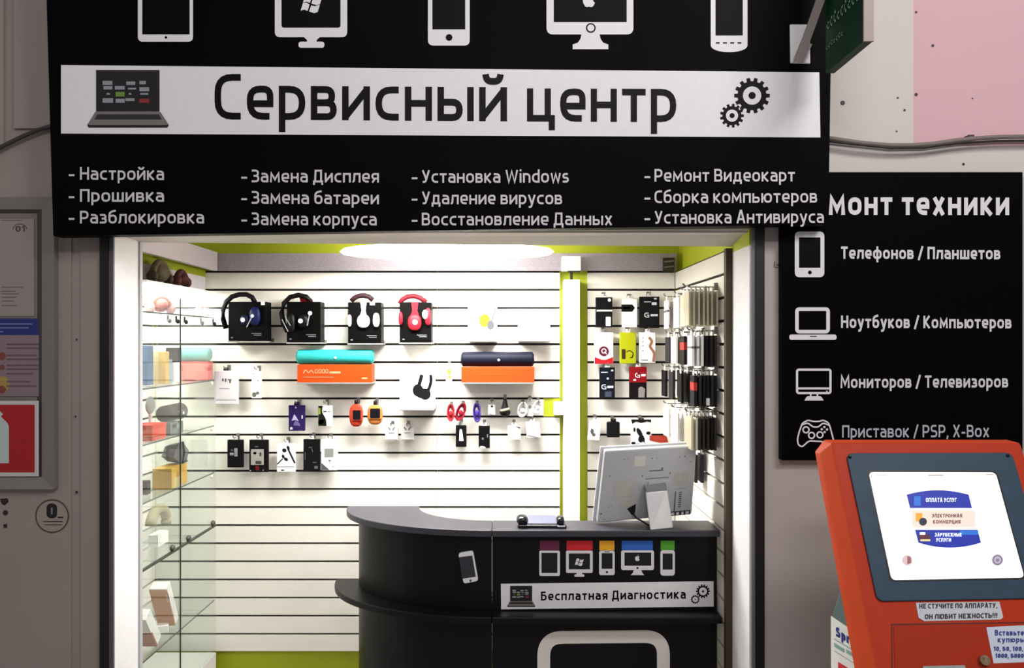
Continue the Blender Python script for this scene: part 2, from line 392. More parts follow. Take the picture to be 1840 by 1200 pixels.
# jambs, soffit, dark shutter channels
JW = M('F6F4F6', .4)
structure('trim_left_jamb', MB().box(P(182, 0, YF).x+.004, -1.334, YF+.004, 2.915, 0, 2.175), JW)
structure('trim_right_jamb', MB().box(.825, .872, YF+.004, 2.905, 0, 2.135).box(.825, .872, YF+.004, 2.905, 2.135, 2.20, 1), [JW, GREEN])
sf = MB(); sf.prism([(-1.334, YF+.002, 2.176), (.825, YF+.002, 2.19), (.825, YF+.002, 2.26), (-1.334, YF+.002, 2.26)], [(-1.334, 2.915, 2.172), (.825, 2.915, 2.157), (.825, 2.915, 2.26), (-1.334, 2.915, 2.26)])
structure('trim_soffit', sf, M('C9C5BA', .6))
CH = M('0F0C10', .5, scale=60, noise=.3)
for nm, p0, p1 in (('trim_left_channel', 182, 197), ('trim_right_channel', 1356, 1372)):
    structure(nm, MB().box(P(p0, 0, YF).x, P(p1, 0, YF).x, YF-.012, YF+.004, 0, 2.22), CH)
structure('trim_left_edge', MB().box(P(197, 0, YF).x, P(205, 0, YF).x, YF-.006, YF+.004, 0, 2.2), M('5A545C', .4))
structure('trim_right_edge', MB().box(P(1350, 0, YF).x, P(1356, 0, YF).x, YF-.006, YF+.004, 0, 2.2), M('77747A', .4))
structure('trim_left_bead', MB().box(-1.336, -1.328, 2.885, 2.905, 0, 2.17), M('B9BABC', .4))
structure('trim_right_post', MB().box(XR-.004, .825, 2.906, 2.935, 0, 2.15), M('40301C', .6))
# slat panels
PITCH = 32.55*YB/FPX; ZT = P(0, 488, YB).z; ZB = ZT-21*PITCH; GAP = .0105
def slats(axis, u0, u1, face, back, cut=None):
    mb = MB()
    for i in range(21):
        z1 = ZT-i*PITCH-GAP/2; z0 = ZT-(i+1)*PITCH+GAP/2
        e = cut[1] if cut and cut[0] == i else u1
        if axis == 'x':
            mb.box(u0, e, face, back, z0, z1, 0)
            if e != u1: mb.box(e, u1, face+.01, back, z0-GAP/2, z1+GAP/2, 2)
        else: mb.box(face, back, u0, u1, z0, z1, 0)
    d = (back-face)
    k = face+d*.62
    if axis == 'x': mb.box(u0+.001, u1-.001, k, back, ZB, ZT+.005, 1)
    else: mb.box(k, back, u0+.001, u1-.001, ZB, ZT+.005, 1)
    return mb
xg = P(1006, 0, YB).x; xh_ = P(1056, 0, YB).x
SM = [SLAT, GROOVE, GREEN]
slats('x', XL+.001, P(785, 0, YB).x-.0006, YB, YB+.029).build('wall_back_slat_panel_a', SM, kind='structure')
slats('x', P(785, 0, YB).x+.0006, xg, YB, YB+.029, cut=(7, P(977, 0, YB).x)).build('wall_back_slat_panel_b', SM, kind='structure')
slats('x', xh_, XR-.003, YB, YB+.029).build('wall_back_slat_panel_c', SM, kind='structure')
slats('y', 2.936, YB-.001, XR, XR+.023).build('wall_right_slat_panel', SM, kind='structure')
mbl = slats('y', 2.93, YB-.001, XL, XL-.024).build('wall_left_slat_panel', SM, kind='structure')
# fascia boards above the slats
LIL = M('CFC6CE', .5, scale=12); GRAIN = M('9A929C', .55, scale=160, noise=.35, bump=.4)
structure('trim_fascia_left', MB().box(-1.385, -1.362, 2.93, 3.752, 2.146, 2.232), LIL)
structure('trim_fascia_back', MB().box(-1.385, XR-.002, 3.755, 3.777, 2.147, 2.228), GRAIN)
Bx('ventilation_grille', P(1192, 0, 3.74).x, P(1212, 0, 3.74).x, 3.738, 3.754, P(0, 487, 3.74).z, P(0, 463, 3.74).z, M('2A2718', .6), label='small dark vent at the right end of the grey band under the ceiling', cat='vent')
for y0, y1 in ((468, 471), (478, 480.5)):
    decal('louvre', flat(3.738), [[Vector((1193, y0+1)), Vector((1211, y0-1)), Vector((1211, y1-1)), Vector((1193, y1+1))]], M('77736A'), bpy.data.objects['ventilation_grille'], .002)
# ceiling lamp
t = thing('ceiling_lamp', 'long white oval lamp glowing under the shop ceiling', 'ceiling lamp', P(805, 450, 3.42))
lc = P(803, 452, 3.42)
MB().ell(lc, .46, .075, .034, 32, 10, p=.8).build('diffuser', M('FFFBF4', .4, emit=22., noise=0), t, smooth=True)
MB().box(lc.x-.3, lc.x+.3, 3.39, 3.45, lc.z+.03, 2.32).build('mount', WHITE, t, .003)
# post with cable duct, socket
t = thing('cable_duct_post', 'tall white square post standing before the green strip of back wall', 'post', (P(1028, 0, 3.72).x, 3.76, 0))
MB().box(P(1014, 0, 3.72).x, P(1042, 0, 3.72).x, 3.72, YB+.028, 0, P(0, 502, 3.72).z).build('duct', M('F4F3F0', .4), t, .002)
MB().box(P(1021, 0, 3.72).x, P(1043, 0, 3.72).x, 3.722, 3.754, P(0, 489, 3.72).z+.002, P(0, 486, 3.72).z).box(P(1025, 0, 3.72).x, P(1030, 0, 3.72).x, 3.74, 3.75, P(0, 503, 3.72).z, P(0, 488, 3.72).z).build('bracket', M('16140F'), t)
pbox('junction_box', 1010, 460, 1044, 486, 3.70, .054, M('E9E6EC', .5), None, .003, label='white square junction box over the post on the grey band', cat='junction box')
t = thing('wall_socket', 'small white socket on the green cut-out left of the post', 'socket', P(1007, 734, 3.76))
pbox('housing', 995, 722, 1013.5, 746, 3.765, .044, M('F2F2F0', .35), t, .004)
pbox('rocker', 999, 727, 1010, 741, 3.761, .005, M('FBFBFA', .3), t, .002)

# ------------------------------------------------------------------ 2. big shop sign
SB = (2.56-2.60)/(2.9064-2.1527); SA = 2.60-SB*2.1527
SP = tilt(SA, SB)
t = thing('shop_sign', 'large black shop sign with white title band over the entrance', 'sign', P(790, 415, 2.6))
cs = [(95, 424), (1489, 403), (1498, -170), (78, -170)]
fnt = [SP(*c) for c in cs]; bk = [v+Vector((0, .055, 0)) for v in fnt]
MB().prism(fnt, bk).build('panel', M('060407', .5, scale=5, noise=.5, spec=.04), t, .003)
band = [Vector(p) for p in ((110, 117), (1472, 130), (1474, 247), (110, 240))]
wb = decal('title_band', SP, [band], M('EDEAEC', .45), t, .001)
INK = M('0A0406', .5, spec=.15)
decal('title_lettering', SP, text_polys('Сервисный', 386, 911, 214.7, 61, .2, 218, .17), INK, wb, .002)
decal('title_lettering', SP, text_polys('центр', 947, 1215, 218.5, 59.5, .2, 219.5, .17), INK, wb, .002)
decal('laptop_picture', SP, laptop_polys(157, 126, 304, 229.5), None, wb, .002, mats=LAPMATS)
gp = [(gear(1351, 172, 32, 26, 14), 0, 0), (gear(1315, 208, 21.5, 17, 13), 0, 0), (circ(1351, 172, 16.5), 1, .0004), (circ(1315, 208, 11), 1, .0004), (circ(1351, 172, 6.5), 0, .0008), (circ(1315, 208, 4.6), 0, .0008)]
decal('gear_emblem', SP, gp, None, wb, .002, mats=[INK, M('EDEAEC', .45)])
LET = M('D6D2D4', .5)
rows = [[(124, 144, 295, 323, '- Настройка', 323.5), (124, 144, 295, 362.5, 'Прошивка', 362.5), (124, 144, 367, 401.5, 'Разблокировка', 401.5)],
        [(434, 452, 681, 327.5, 'Замена Дисплея', 328), (434, 452, 681, 366, 'Замена батареи', 367), (434, 452, 677, 404.5, 'Замена корпуса', 405)],
        [(740, 758, 1022, 328.5, 'Установка Windows', 328), (740, 758, 1010, 367, 'Удаление вирусов', 367), (740, 758, 1100, 405, 'Восстановление Данных', 404.5)],
        [(1158, 1176, 1428, 326.5, 'Ремонт Видеокарт', 326), (1158, 1176, 1468, 365, 'Сборка компьютеров', 364), (1158, 1176, 1480, 402, 'Установка Антивируса', 400.5)]]
for col in rows:
    for xd, x0, x1, y0, s_, y1 in col:
        s_ = s_.replace('- ', '')
        decal('service_line', SP, text_polys(s_, x0, x1, y0, 17, .2, y1, .17) + text_polys('-', xd-1, xd+11, y0, 17, .2), LET, t, .001)
ICW = M('EBE8EA', .45); SCR = M('020202', .5, spec=.1)
def icon(name, polys, par=None, plane=SP): return decal(name, plane, polys, None, par or t, .001, mats=[ICW, SCR])
icon('tablet_icon', [(rrect(248, -115, 347, 75, 9), 0, 0), (rrect(256, -95, 341, 62), 1, .0004), (circ(298.5, 67.5, 2.3), 1, .0004)])
icon('desktop_monitor_icon', [(rrect(494, -95, 624, 67, 10), 0, 0), (rrect(506, -80, 612, 50, 5), 1, .0004), (rounded([(545, 66), (552, 72, 4), (552, 76), (569, 76), (569, 72, 4), (576, 66)], True), 0, 0), (rrect(536.5, 75, 583, 86, 5), 0, 0)] + [(q, 0, .0008) for q in winlogo(558, 8, 1.0)])
icon('phone_icon', [(rrect(769, -105, 844, 82, 10), 0, 0), (rrect(777, -80, 836, 53), 1, .0004), (circ(807, 67.5, 6), 1, .0004)])
icon('all_in_one_icon', [(rrect(982, -95, 1138, 62, 12), 0, 0), (rrect(995, -82, 1126, 40), 1, .0004), (circ(1061.5, 50.5, 8.8), 1, .0004), (circ(1061.5, 50.5, 6.3), 0, .0008),
     ([Vector(p) for p in ((1045, 60), (1077, 60), (1079, 70), (1084, 77), (1093, 80), (1093, 88.5), (1029, 88.5), (1029, 80), (1038, 77), (1043, 70))], 0, 0)] + [(q, 0, .0008) for q in apple(1058, 0, .95)])
andro = [Vector((1277, -110)), Vector((1343, -110)), Vector((1343, 82))] + [Vector((1310+33*math.cos(a_), 82+12*math.sin(a_))) for a_ in [math.pi*i/12 for i in range(1, 12)]] + [Vector((1277, 82))]
icon('button_phone_icon', [(andro, 0, 0), (rrect(1285.5, -85, 1334.5, 64), 1, .0004)] + [(rrect(x, 76, x+7, 78.5), 1, .0004) for x in (1286, 1299, 1312, 1325)])

# ------------------------------------------------------------------ 3. repair list sign on the right wall
S2 = flat(2.665)
t2 = thing('repair_list_sign', 'black wall sign listing repairs with white icons behind the kiosk', 'sign', P(1620, 826, 2.68))
pbox('panel', 1405, 309, 1838, 827, 2.665, .035, M('040305', .55, noise=.4, spec=.04), t2, .002)
decal('heading', S2, text_polys('монт техники', 1489, 1813, 386, 31.5, .25, 386.5, .2), M('E4E1E3', .5), t2)
decal('heading', S2, text_polys('Ре', 1425, 1480, 386, 31.5, .26, None, .2), M('E4E1E3', .5), t2)
for s_, x0, x1, y0, th in (('Телефонов / Планшетов', 1511, 1797, 465, .25), ('Ноутбуков / Компьютеров', 1511, 1817, 589, .25), ('Мониторов / Телевизоров', 1510, 1811, 697, .24), ('Приставок / PSP, X-Box', 1513, 1777, 786, .2)):
    decal('repair_line', S2, text_polys(s_, x0, x1, y0, 16.5, th, y0-1 if y0 > 600 else y0+1, .17), M('DCD9DB', .5) if y0 < 700 else M('B9BCC6', .5), t2)
icon('phone_icon', [(rrect(1428, 416, 1481, 498, 9), 0, 0), (rrect(1435.5, 426.5, 1474, 481), 1, .0004), (circ(1455, 489.5, 3.4), 1, .0004)], t2, S2)
icon('laptop_icon', frame(1428.5, 552, 1491, 599, 6.5, 5) + [(rrect(1418, 601, 1503, 610.5, 4.5), 0, 0), (rrect(1455, 603.5, 1467, 605), 1, .0004)], t2, S2)
icon('monitor_icon', frame(1430, 662, 1494, 708, 4, 4) + [(rrect(1432, 696, 1492, 699.5), 0, 0), (rrect(1484, 702, 1487, 703.5), 0, 0), (rrect(1455, 706, 1458, 713), 0, 0), (rrect(1467, 706, 1470, 713), 0, 0), (rounded([(1450, 711.5, 3), (1475, 711.5, 3), (1480, 719.5, 1), (1445, 719.5, 1)], True), 0, 0)], t2, S2)
R5 = 5
pad = [(1441.5, 760, 4), (1452, 754.5, 5), (1460, 757, 4), (1472, 757, 4), (1479, 754.5, 5), (1488, 759, 4), (1491, 766, 6), (1498.5, 794, 8), (1496, 803, 6), (1489, 803, 6), (1478, 793, 4), (1453, 792, 4), (1441, 803, 6), (1434, 799, 6), (1432.5, 789, 8), (1436, 775, 8)]
gpolys = stroke(rounded(pad, True), 2.6, True) + stroke(rounded([(1441, 763), (1451, 759.5, 4), (1461, 767, 3), (1470, 767, 3), (1479, 759.5, 4), (1489.5, 764)]), 2.6)
for cx, cy in ((1448, 772), (1458, 782), (1473, 781)): gpolys += ringpoly(cx, cy, 6.6, 4)
gpolys += [circ(x, y, 2.1, 12) for x, y in ((1481, 767), (1476.3, 771), (1485.7, 771.5), (1481.4, 776))]
icon('gamepad_icon', gpolys, t2, S2)

# ------------------------------------------------------------------ 4. flag sign with arm, cables
XG = 0.989
t3 = thing('flag_sign', 'dark green flag sign jutting from the wall at the top right', 'hanging sign', (XG, 2.33, 2.638))
zb = 2.638; gx = XG
MB().box(gx, gx+.026, 2.206, 2.465, zb, 3.3).build('panel', M('0C3A22', .45, noise=.25, scale=6, spec=.2), t3)
MB().box(gx-.001, gx+.027, 2.2, 2.206, zb-.001, 3.3).build('edge_frame', M('9C8C84', .5), t3)
def flagplane(px, py):
    d = gx*FPX/(px-CX); return P(px, py, d)
flagplane.n = Vector((-1, 0, 0))
fp = []
def fl_text(s_, ya, yb, za, zb_, th, gap=.24):        # lettering that runs along the side face
    pol = text_polys(s_, 0, 1, 0, 1, th, None, gap)
    out = MB(); out.closed_ok = False
    for q in pol: out.add([(gx-.0015, ya+(yb-ya)*p.x, za+(zb_-za)*(-p.y)) for p in q][::-1], [[0, 1, 2, 3]])
    return out
rnd = MB(); rnd.closed_ok = False
for y0, dy, z0, hh, n in ((2.452, -.225, 2.766, .036, 9), (2.46, -.13, 2.7075, .016, 7)):
    for i in range(n):
        u0 = y0+dy*i/n; u1 = y0+dy*(i+.62)/n; h2 = hh*(.65+.35*((i*7) % 3)/2)
        rnd.add([(gx-.0015, u0, z0), (gx-.0015, u1, z0), (gx-.0015, u1, z0+h2*.25), (gx-.0015, u0, z0+h2*.25)], [[0, 1, 2, 3]])
        rnd.add([(gx-.0015, u0, z0), (gx-.0015, (2*u0+u1)/3, z0), (gx-.0015, (2*u0+u1)/3, z0+h2), (gx-.0015, u0, z0+h2)], [[0, 1, 2, 3]])
        rnd.add([(gx-.0015, u0, z0+h2*.75), (gx-.0015, u1, z0+h2*.75), (gx-.0015, u1, z0+h2), (gx-.0015, u0, z0+h2)], [[0, 1, 2, 3]])
rnd.build('faded_lettering', M('86A898', .6), t3)
t4 = thing('sign_bracket', 'white wall plate with a grey slanting arm at the sign corner', 'bracket', P(1436, 115, 2.57))
pl = [SP(1417.5, 46)+Vector((0, -.003, 0)), SP(1453, 46)+Vector((0, -.003, 0)), SP(1454, 116)+Vector((0, -.003, 0)), SP(1418.5, 115)+Vector((0, -.003, 0))][::-1]
MB().prism([v+Vector((0, -.008, 0)) for v in pl], pl).build('plate', M('E9E7E8', .5), t4, .002)
a0, a1 = P(1434, 112, 2.535), P(1483, -25, 2.42)
dirv = (a1-a0).normalized(); sd = dirv.cross(Vector((0, -1, 0))).normalized()
def bar(mb, p, q, wd, th):
    n_ = dirv.cross(sd).normalized()
    mb.prism([p-sd*wd+n_*th, p+sd*wd+n_*th, q+sd*wd+n_*th, q-sd*wd+n_*th], [p-sd*wd-n_*th, p+sd*wd-n_*th, q+sd*wd-n_*th, q-sd*wd-n_*th])
    return mb
bar(MB(), a0, a1, .0125, .005).build('arm', M('9E9490', .5), t4, .001)
bar(MB(), P(1435, 110, 2.541), P(1449, 77, 2.525), .018, .004).build('clamp', M('BDB7B5', .5), t4, .001)
for x, y in ((1426.5, 105), (1446, 105)): MB().ell(SP(x, y)+Vector((0, -.012, 0)), .003, .002, .003, 8, 5).build('screw', M('5C5654', .4), t4)
cab = MB(); cab.tube([P(x, y, 2.655) for x, y in ((1480, 247), (1510, 251), (1550, 257), (1600, 261), (1640, 261), (1680, 258), (1720, 252), (1760, 248), (1800, 246), (1880, 245))], .0075, 8)
t5 = thing('wall_cable', 'grey sagging cable along the bottom of the pink wall', 'cable', P(1660, 262, 2.685))
cab.build('cable', M('7B716B', .6), t5, smooth=True)
MB().tube([P(x, y, 2.69) for x, y in ((1480, 253), (1540, 260), (1600, 266), (1660, 265), (1720, 257), (1790, 253), (1880, 252))], .004, 6).build('thin_cable', M('2B2422', .6), t5, smooth=True)
MB().box(*[v for v in (P(1741, 0, 2.672).x, P(1751, 0, 2.672).x, 2.672, 2.70, P(0, 247, 2.68).z, P(0, 243, 2.68).z)]).build('cable_clip', M('4A3F3C'), t5)
MB().tube([P(x, y, 2.676) for x, y in ((-60, 292), (-10, 270), (20, 255), (45, 243), (70, 233), (100, 224))], .007, 8).build('wall_cable', M('3E3432', .6), None, 0, True, label='dark cable slanting up to the left edge of the shop sign', cat='cable')

# ------------------------------------------------------------------ 5. notices on the left wall
t6 = thing('notice_board', 'shallow grey frame around the notices at the left picture edge', 'notice board', P(20, 878, 2.69))
def ringframe(ox0, oy0, ox1, oy1, ix0, iy0, ix1, iy1, do, di, mat, name, par):
    O = [P(ox0, oy1, do), P(ox1, oy1, do), P(ox1, oy0, do), P(ox0, oy0, do)]
    I = [P(ix0, iy1, di), P(ix1, iy1, di), P(ix1, iy0, di), P(ix0, iy0, di)]
    Ob = [Vector((v.x, YF-.0005, v.z)) for v in O]
    mb = MB(); mb.add(O+I+Ob, [[i, (i+1) % 4, 4+(i+1) % 4, 4+i] for i in range(4)] + [[i, 8+i, 8+(i+1) % 4, (i+1) % 4] for i in range(4)])
    return mb.build(name, mat, par)
fmt = M('7E7A76', .55)
ringframe(-150, 354, 97, 879, -130, 376, 75, 857, 2.672, 2.684, fmt, 'bevelled_moulding', t6)
ringframe(-130, 376, 75, 857, -122, 384, 66, 857, 2.684, 2.695, M('4A423F', .6), 'inner_reveal', t6)
pbox('backing', -128, 378, 73, 856, 2.694, .005, M('7C736D', .7, scale=4), t6, 0)
def paper(name, label, cat, x0, y0, x1, y1, d, col, **k):
    return pbox(name, x0, y0, x1, y1, d, .0015, M(col, .8, scale=8), None, 0, label=label, cat=cat)
o = paper('notice_sheet', 'pale printed notice in the grey frame, top sheet above the blue-headed one', 'notice', -115, 393, 61, 568, 2.691, '968C86')
pl_ = flat(2.691)
decal('print', pl_, [[Vector((x, y)) for x, y in ((3, y0), (x1, y0), (x1, y0+1.5), (3, y0+1.5))] for y0, x1 in ((515, 42), (522, 28), (527, 34), (533, 30), (540, 26), (548, 30), (355+40, 40))], M('70665F', .8), o, .0007)
decal('corner_number', pl_, text_polys('01', 28, 45, 416, 7.5, .28) + stroke([Vector((36+13*math.cos(a_), 414-12*math.sin(a_))) for a_ in [math.pi*(.05+.9*i/10) for i in range(11)]], 1.2), M('4C4340', .8), o, .0007)
o = paper('notice_sheet', 'pinkish leaflet with a dark blue heading above the red extinguisher sign', 'notice', -115, 572, 73, 712, 2.6905, '86737A')
decal('blue_heading', pl_, [rrect(-115, 572, 72.8, 602)], M('1B2A6E', .6), o, .0006)
decal('heading_print', pl_, [rrect(0, y0, x1, y0+2) for y0, x1 in ((581, 58), (588, 52), (595, 6))], M('6F7EA8', .6), o, .001)
decal('print', pl_, [rrect(12, y0, x1, y0+3) for y0, x1 in ((617, 70), (624, 74), (637, 66), (644, 72), (655, 70), (662, 74), (670, 60), (684, 55), (692, 65))], M('6A4F5A', .8), o, .0006)
decal('picture', pl_, [(circ(4, 640, 7), 0, 0), (circ(4, 660, 5), 0, 0), (circ(4, 690, 14), 1, 0), (circ(4, 700, 7), 0, .0004)], None, o, .0006, mats=[M('7A4034'), M('A8894A')])
t7 = thing('fire_extinguisher_sign', 'red square sign with a white extinguisher silhouette at the left edge', 'safety sign', P(0, 855, 2.68))
pbox('border', -115, 720, 69, 856, 2.678, .004, M('C7C6C2', .5), t7, .0008)
decal('red_field', flat(2.678), [rrect(-110, 727, 62.5, 848.5)], M('A81014', .5), t7)
decal('extinguisher_pictogram', flat(2.678), [rounded([(-28, 832), (16.5, 832), (16.5, 762, 14), (6, 752, 6), (2, 748), (6, 744), (0, 738), (-12, 738), (-14, 750), (-28, 765, 10)], True)], M('BCCAC2', .5), t7, .0016)
o = decal('round_sticker', flat(YF), [circ(94, 927, 30, 40)], M('9C9188', .6), None, .0008, label='round sticker with a zero in a dark ring on the left wall', cat='sticker')
decal('ring', flat(YF), ringpoly(94, 927, 30.5, 28), M('4E4036', .6), o, .0014)
decal('zero', flat(YF), text_polys('0', 84, 103, 931, 20, .36) + [rrect(104, 928, 114, 930.5)] + [rrect(78, 936, 113, 937.5), rrect(80, 942, 112, 943.2)], M('171012', .6), o, .0014)
decal('wall_stain', flat(YF), [rounded([(0, 896, 2), (14, 895, 2), (16, 901, 2), (9, 908, 2), (3, 905, 2)], True), circ(10, 921, 5, 8), rounded([(6, 942), (13, 941), (13, 948), (7, 948)], True), circ(136, 748, 1.8, 8), circ(138, 884, 2.6, 8), circ(138, 610, 1.8, 8)], M('2A201E', .8), bpy.data.objects['wall_front_left'], .001)

# ------------------------------------------------------------------ 6. reception counter
ECX, ECY = -.055, 3.44
def arc(a, b, n=22, end=ECY): return [Vector((ECX-a*math.cos(th), ECY-b*math.sin(th), 0)) for th in [math.pi/2*i/n for i in range(n+1)]]
def slab(outer, inner, z0, z1, mb=None):
    mb = mb or MB(); n = len(outer)
    for i in range(n-1):
        q = [outer[i], outer[i+1], inner[i+1], inner[i]]
        mb.add([v+Vector((0, 0, z0)) for v in q]+[v+Vector((0, 0, z1)) for v in q], [])
    k = len(mb.v)
    vs = []; fs = []
    for i in range(n):
        for z in (z0, z1): vs += [outer[i]+Vector((0, 0, z)), inner[i]+Vector((0, 0, z))]
    for i in range(n-1):
        a = 4*i; b = 4*(i+1)
        fs += [[a+2, b+2, b+3, a+3], [a, a+1, b+1, b], [a, b, b+2, a+2], [a+1, a+3, b+3, b+1]]
    fs += [[0, 2, 3, 1], [4*(n-1), 4*(n-1)+1, 4*(n-1)+3, 4*(n-1)+2]]
    mb.v = mb.v[:k-4*(n-1)] if k else mb.v
    mb.f = [f for f in mb.f if f]; mb.mi = mb.mi[:len(mb.f)]
    return mb.add(vs, fs)
XE = XR-.004
def half(a, b): return arc(a, b)
def line(y): return [Vector((ECX+.0008, y, 0)), Vector((XE, y, 0))]
t8 = thing('reception_counter', 'black curved reception counter with a raised ledge inside the shop', 'counter', (.15, 3.15, 0))
LAM = M('0B0A0C', .4, scale=90, noise=.25, spec=.25); LEDGE = M('3C3B44', .42, scale=120, noise=.2)
slab(half(.63, .45), half(.32, .282), 1.075, 1.1).build('ledge_top', LEDGE, t8, .003)
slab(line(2.99), line(3.158), 1.075, 1.1).build('ledge_top', LEDGE, t8, .003)
slab(half(.578, .41), half(.56, .392), .785, 1.075).build('upper_panel', LAM, t8, .001)
slab(line(3.03), line(3.048), .785, 1.075).build('upper_panel', LAM, t8, .001)
slab(half(.68, .485), half(.40, .28), .76, .785).build('desk_shelf', LAM, t8, .004)
slab(line(2.955), line(3.2), .76, .785).build('desk_shelf', LAM, t8, .004)
slab(half(.578, .41), half(.56, .392), 0, .76).build('lower_panel', LAM, t8, .001)
slab(line(3.03), line(3.048), 0, .76).build('lower_panel', LAM, t8, .001)
Bx('seam_strip', ECX-.002, ECX+.003, 3.026, 3.031, .86, 1.05, M('9A989C', .3, .8), t8)
CP = flat(3.03)
ic = []
for x0, x1, c in ((970, 1005, 0), (1018, 1065, 1), (1077, 1104, 2), (1117, 1173, 3), (1187, 1212, 4)): ic.append((rrect(x0, 971, x1, 988.5), c, 0))
decal('colour_tab', CP, ic, None, t8, mats=[M('6A1B45'), M('D21E26'), M('F2B026'), M('2A66C4'), M('4FA524')])
def mini(name, polys): return decal(name, CP, polys, None, t8, .0012, mats=[M('E6E4E6', .5), M('0A0A0C', .5)])
mini('tablet_icon', [(rrect(969, 989, 1006, 1034.5, 3), 0, 0), (rrect(973, 993, 1001.5, 1029), 1, .0004)])
mini('desktop_monitor_icon', [(rrect(1017, 989, 1065, 1029, 3), 0, 0), (rrect(1022, 994, 1060, 1022.5), 1, .0004), (rrect(1036, 1028, 1046, 1033), 0, 0), (rrect(1032, 1031.5, 1050, 1036, 2), 0, 0)] + [(q, 0, .0008) for q in winlogo(1040, 1010, .42)])
mini('phone_icon', [(rrect(1076.5, 989, 1104.5, 1033, 4), 0, 0), (rrect(1081, 993.5, 1100.5, 1021.5), 1, .0004), (circ(1090.5, 1027.5, 2), 1, .0004), (rrect(1086, 990.5, 1095, 991.7), 1, .0004)])
mini('all_in_one_icon', [(rrect(1116, 988.5, 1175, 1024, 4), 0, 0), (rrect(1122, 992.5, 1170, 1016), 1, .0004), (circ(1145.5, 1020, 2), 1, .0004), ([Vector(p) for p in ((1139, 1023), (1152, 1023), (1154, 1029), (1158, 1033), (1133, 1033), (1137, 1029))], 0, 0)] + [(q, 0, .0008) for q in apple(1145, 1002.5, .36)])
mini('button_phone_icon', [(rrect(1186.5, 988, 1212.5, 1034, 6), 0, 0), (rrect(1190.5, 994, 1208.5, 1023), 1, .0004)])
dl = decal('diagnostics_label', CP, [[Vector(p) for p in ((900, 1048.5), (1282, 1044), (1282.5, 1089.5), (900.5, 1094.5))]], M('EFEDEE', .5), t8, .001)
decal('label_lettering', CP, text_polys('Бесплатная Диагностика', 972, 1232, 1078.5, 12, .24, 1075, .24), INK, dl, .0018)
decal('laptop_picture', CP, laptop_polys(911, 1052, 962, 1090), None, dl, .0018, mats=LAPMATS)
decal('gear_emblem', CP, [(gear(1263, 1062, 12.5, 10, 14), 0, 0), (gear(1249, 1076.5, 8, 6.8, 12), 0, 0), (circ(1263, 1062, 7.2), 1, .0004), (circ(1249, 1076.5, 5), 1, .0004), (circ(1263, 1062, 2), 0, .0008), (circ(1249, 1076.5, 1.2), 0, .0008)], None, dl, .0018, mats=[INK, M('EFEDEE', .5)])
decal('monitor_outline', CP, stroke(rounded([(977, 1145, 34), (1192, 1143, 34), (1192, 1330, 34), (977, 1330, 34)], True, 10), 23, True) + [rrect(1060, 1340, 1110, 1385), rrect(1030, 1380, 1140, 1395, 6)], M('E8E3DA', .5), t8, .001)
# dummy phone stuck on the front
t9 = thing('smartphone', 'white smartphone mounted tilted on the curved counter front', 'phone', P(842, 1048, 3.03))
def slabq(q, d, th): return MB().prism([P(x, y, d) for x, y in q], [P(x, y, d)+Vector((0, th, 0)) for x, y in q])
q_ = [(833, 1048.5), (859.5, 1043.5), (850, 989.5), (823.5, 994)]
slabq([(p.x, p.y) for p in rounded([(x, y, 5) for x, y in q_], True)], 3.021, .012).build('body', M('EDEBEC', .3), t9)
decal('screen', flat(3.021), [[Vector(p) for p in ((830.5, 1039.5), (855, 1036), (848.5, 998), (824.8, 1001))]], M('33333A', .3), t9, .0005)
decal('home_button', flat(3.021), [circ(845.5, 1043, 2.2, 12)], M('56545A', .4), t9, .0005)

# handset cradle on the ledge
dz = lambda y, z: (EYE-z)*FPX/(y-CY)
t10 = thing('handset_cradle', 'low black device with a silvery plate lying on the counter ledge', 'device', P(972, 948, dz(948, 1.1)))
d0 = dz(949, 1.1)
bl, br = P(930, 949, d0), P(1018, 949, d0)
B2 = M('101018', .25); 
mb = MB(); z = 1.1006
mb.prism([(bl.x, d0, z), (br.x, d0-.006, z), (br.x, d0-.006, z+.012), (bl.x, d0, z+.012)], [(bl.x+.008, d0+.07, z), (br.x-.004, d0+.064, z), (br.x-.004, d0+.064, z+.016), (bl.x+.008, d0+.07, z+.016)])
mb.build('base', B2, t10, .003)
MB().ell((bl.x+.018, d0+.03, z+.026), .022, .036, .018, 16, 10, p=.8).build('end_roll', B2, t10, smooth=True)
MB().ell((br.x-.022, d0+.03, z+.024), .016, .032, .016, 16, 10, p=.8).build('end_roll', B2, t10, smooth=True)
mb = MB(); x0, x1 = bl.x+.038, br.x-.036
mb.prism([(x0, d0+.006, z+.014), (x1, d0+.004, z+.014), (x1, d0+.004, z+.017), (x0, d0+.006, z+.017)], [(x0+.004, d0+.064, z+.032), (x1-.002, d0+.06, z+.032), (x1-.002, d0+.06, z+.036), (x0+.004, d0+.064, z+.036)])
mb.build('plate', M('70748A', .3, .4), t10, .001)
MB().box(br.x-.034, br.x-.006, d0-.008, d0-.004, z+.006, z+.010).build('status_light_bar', M('DDDDE6', .3), t10)

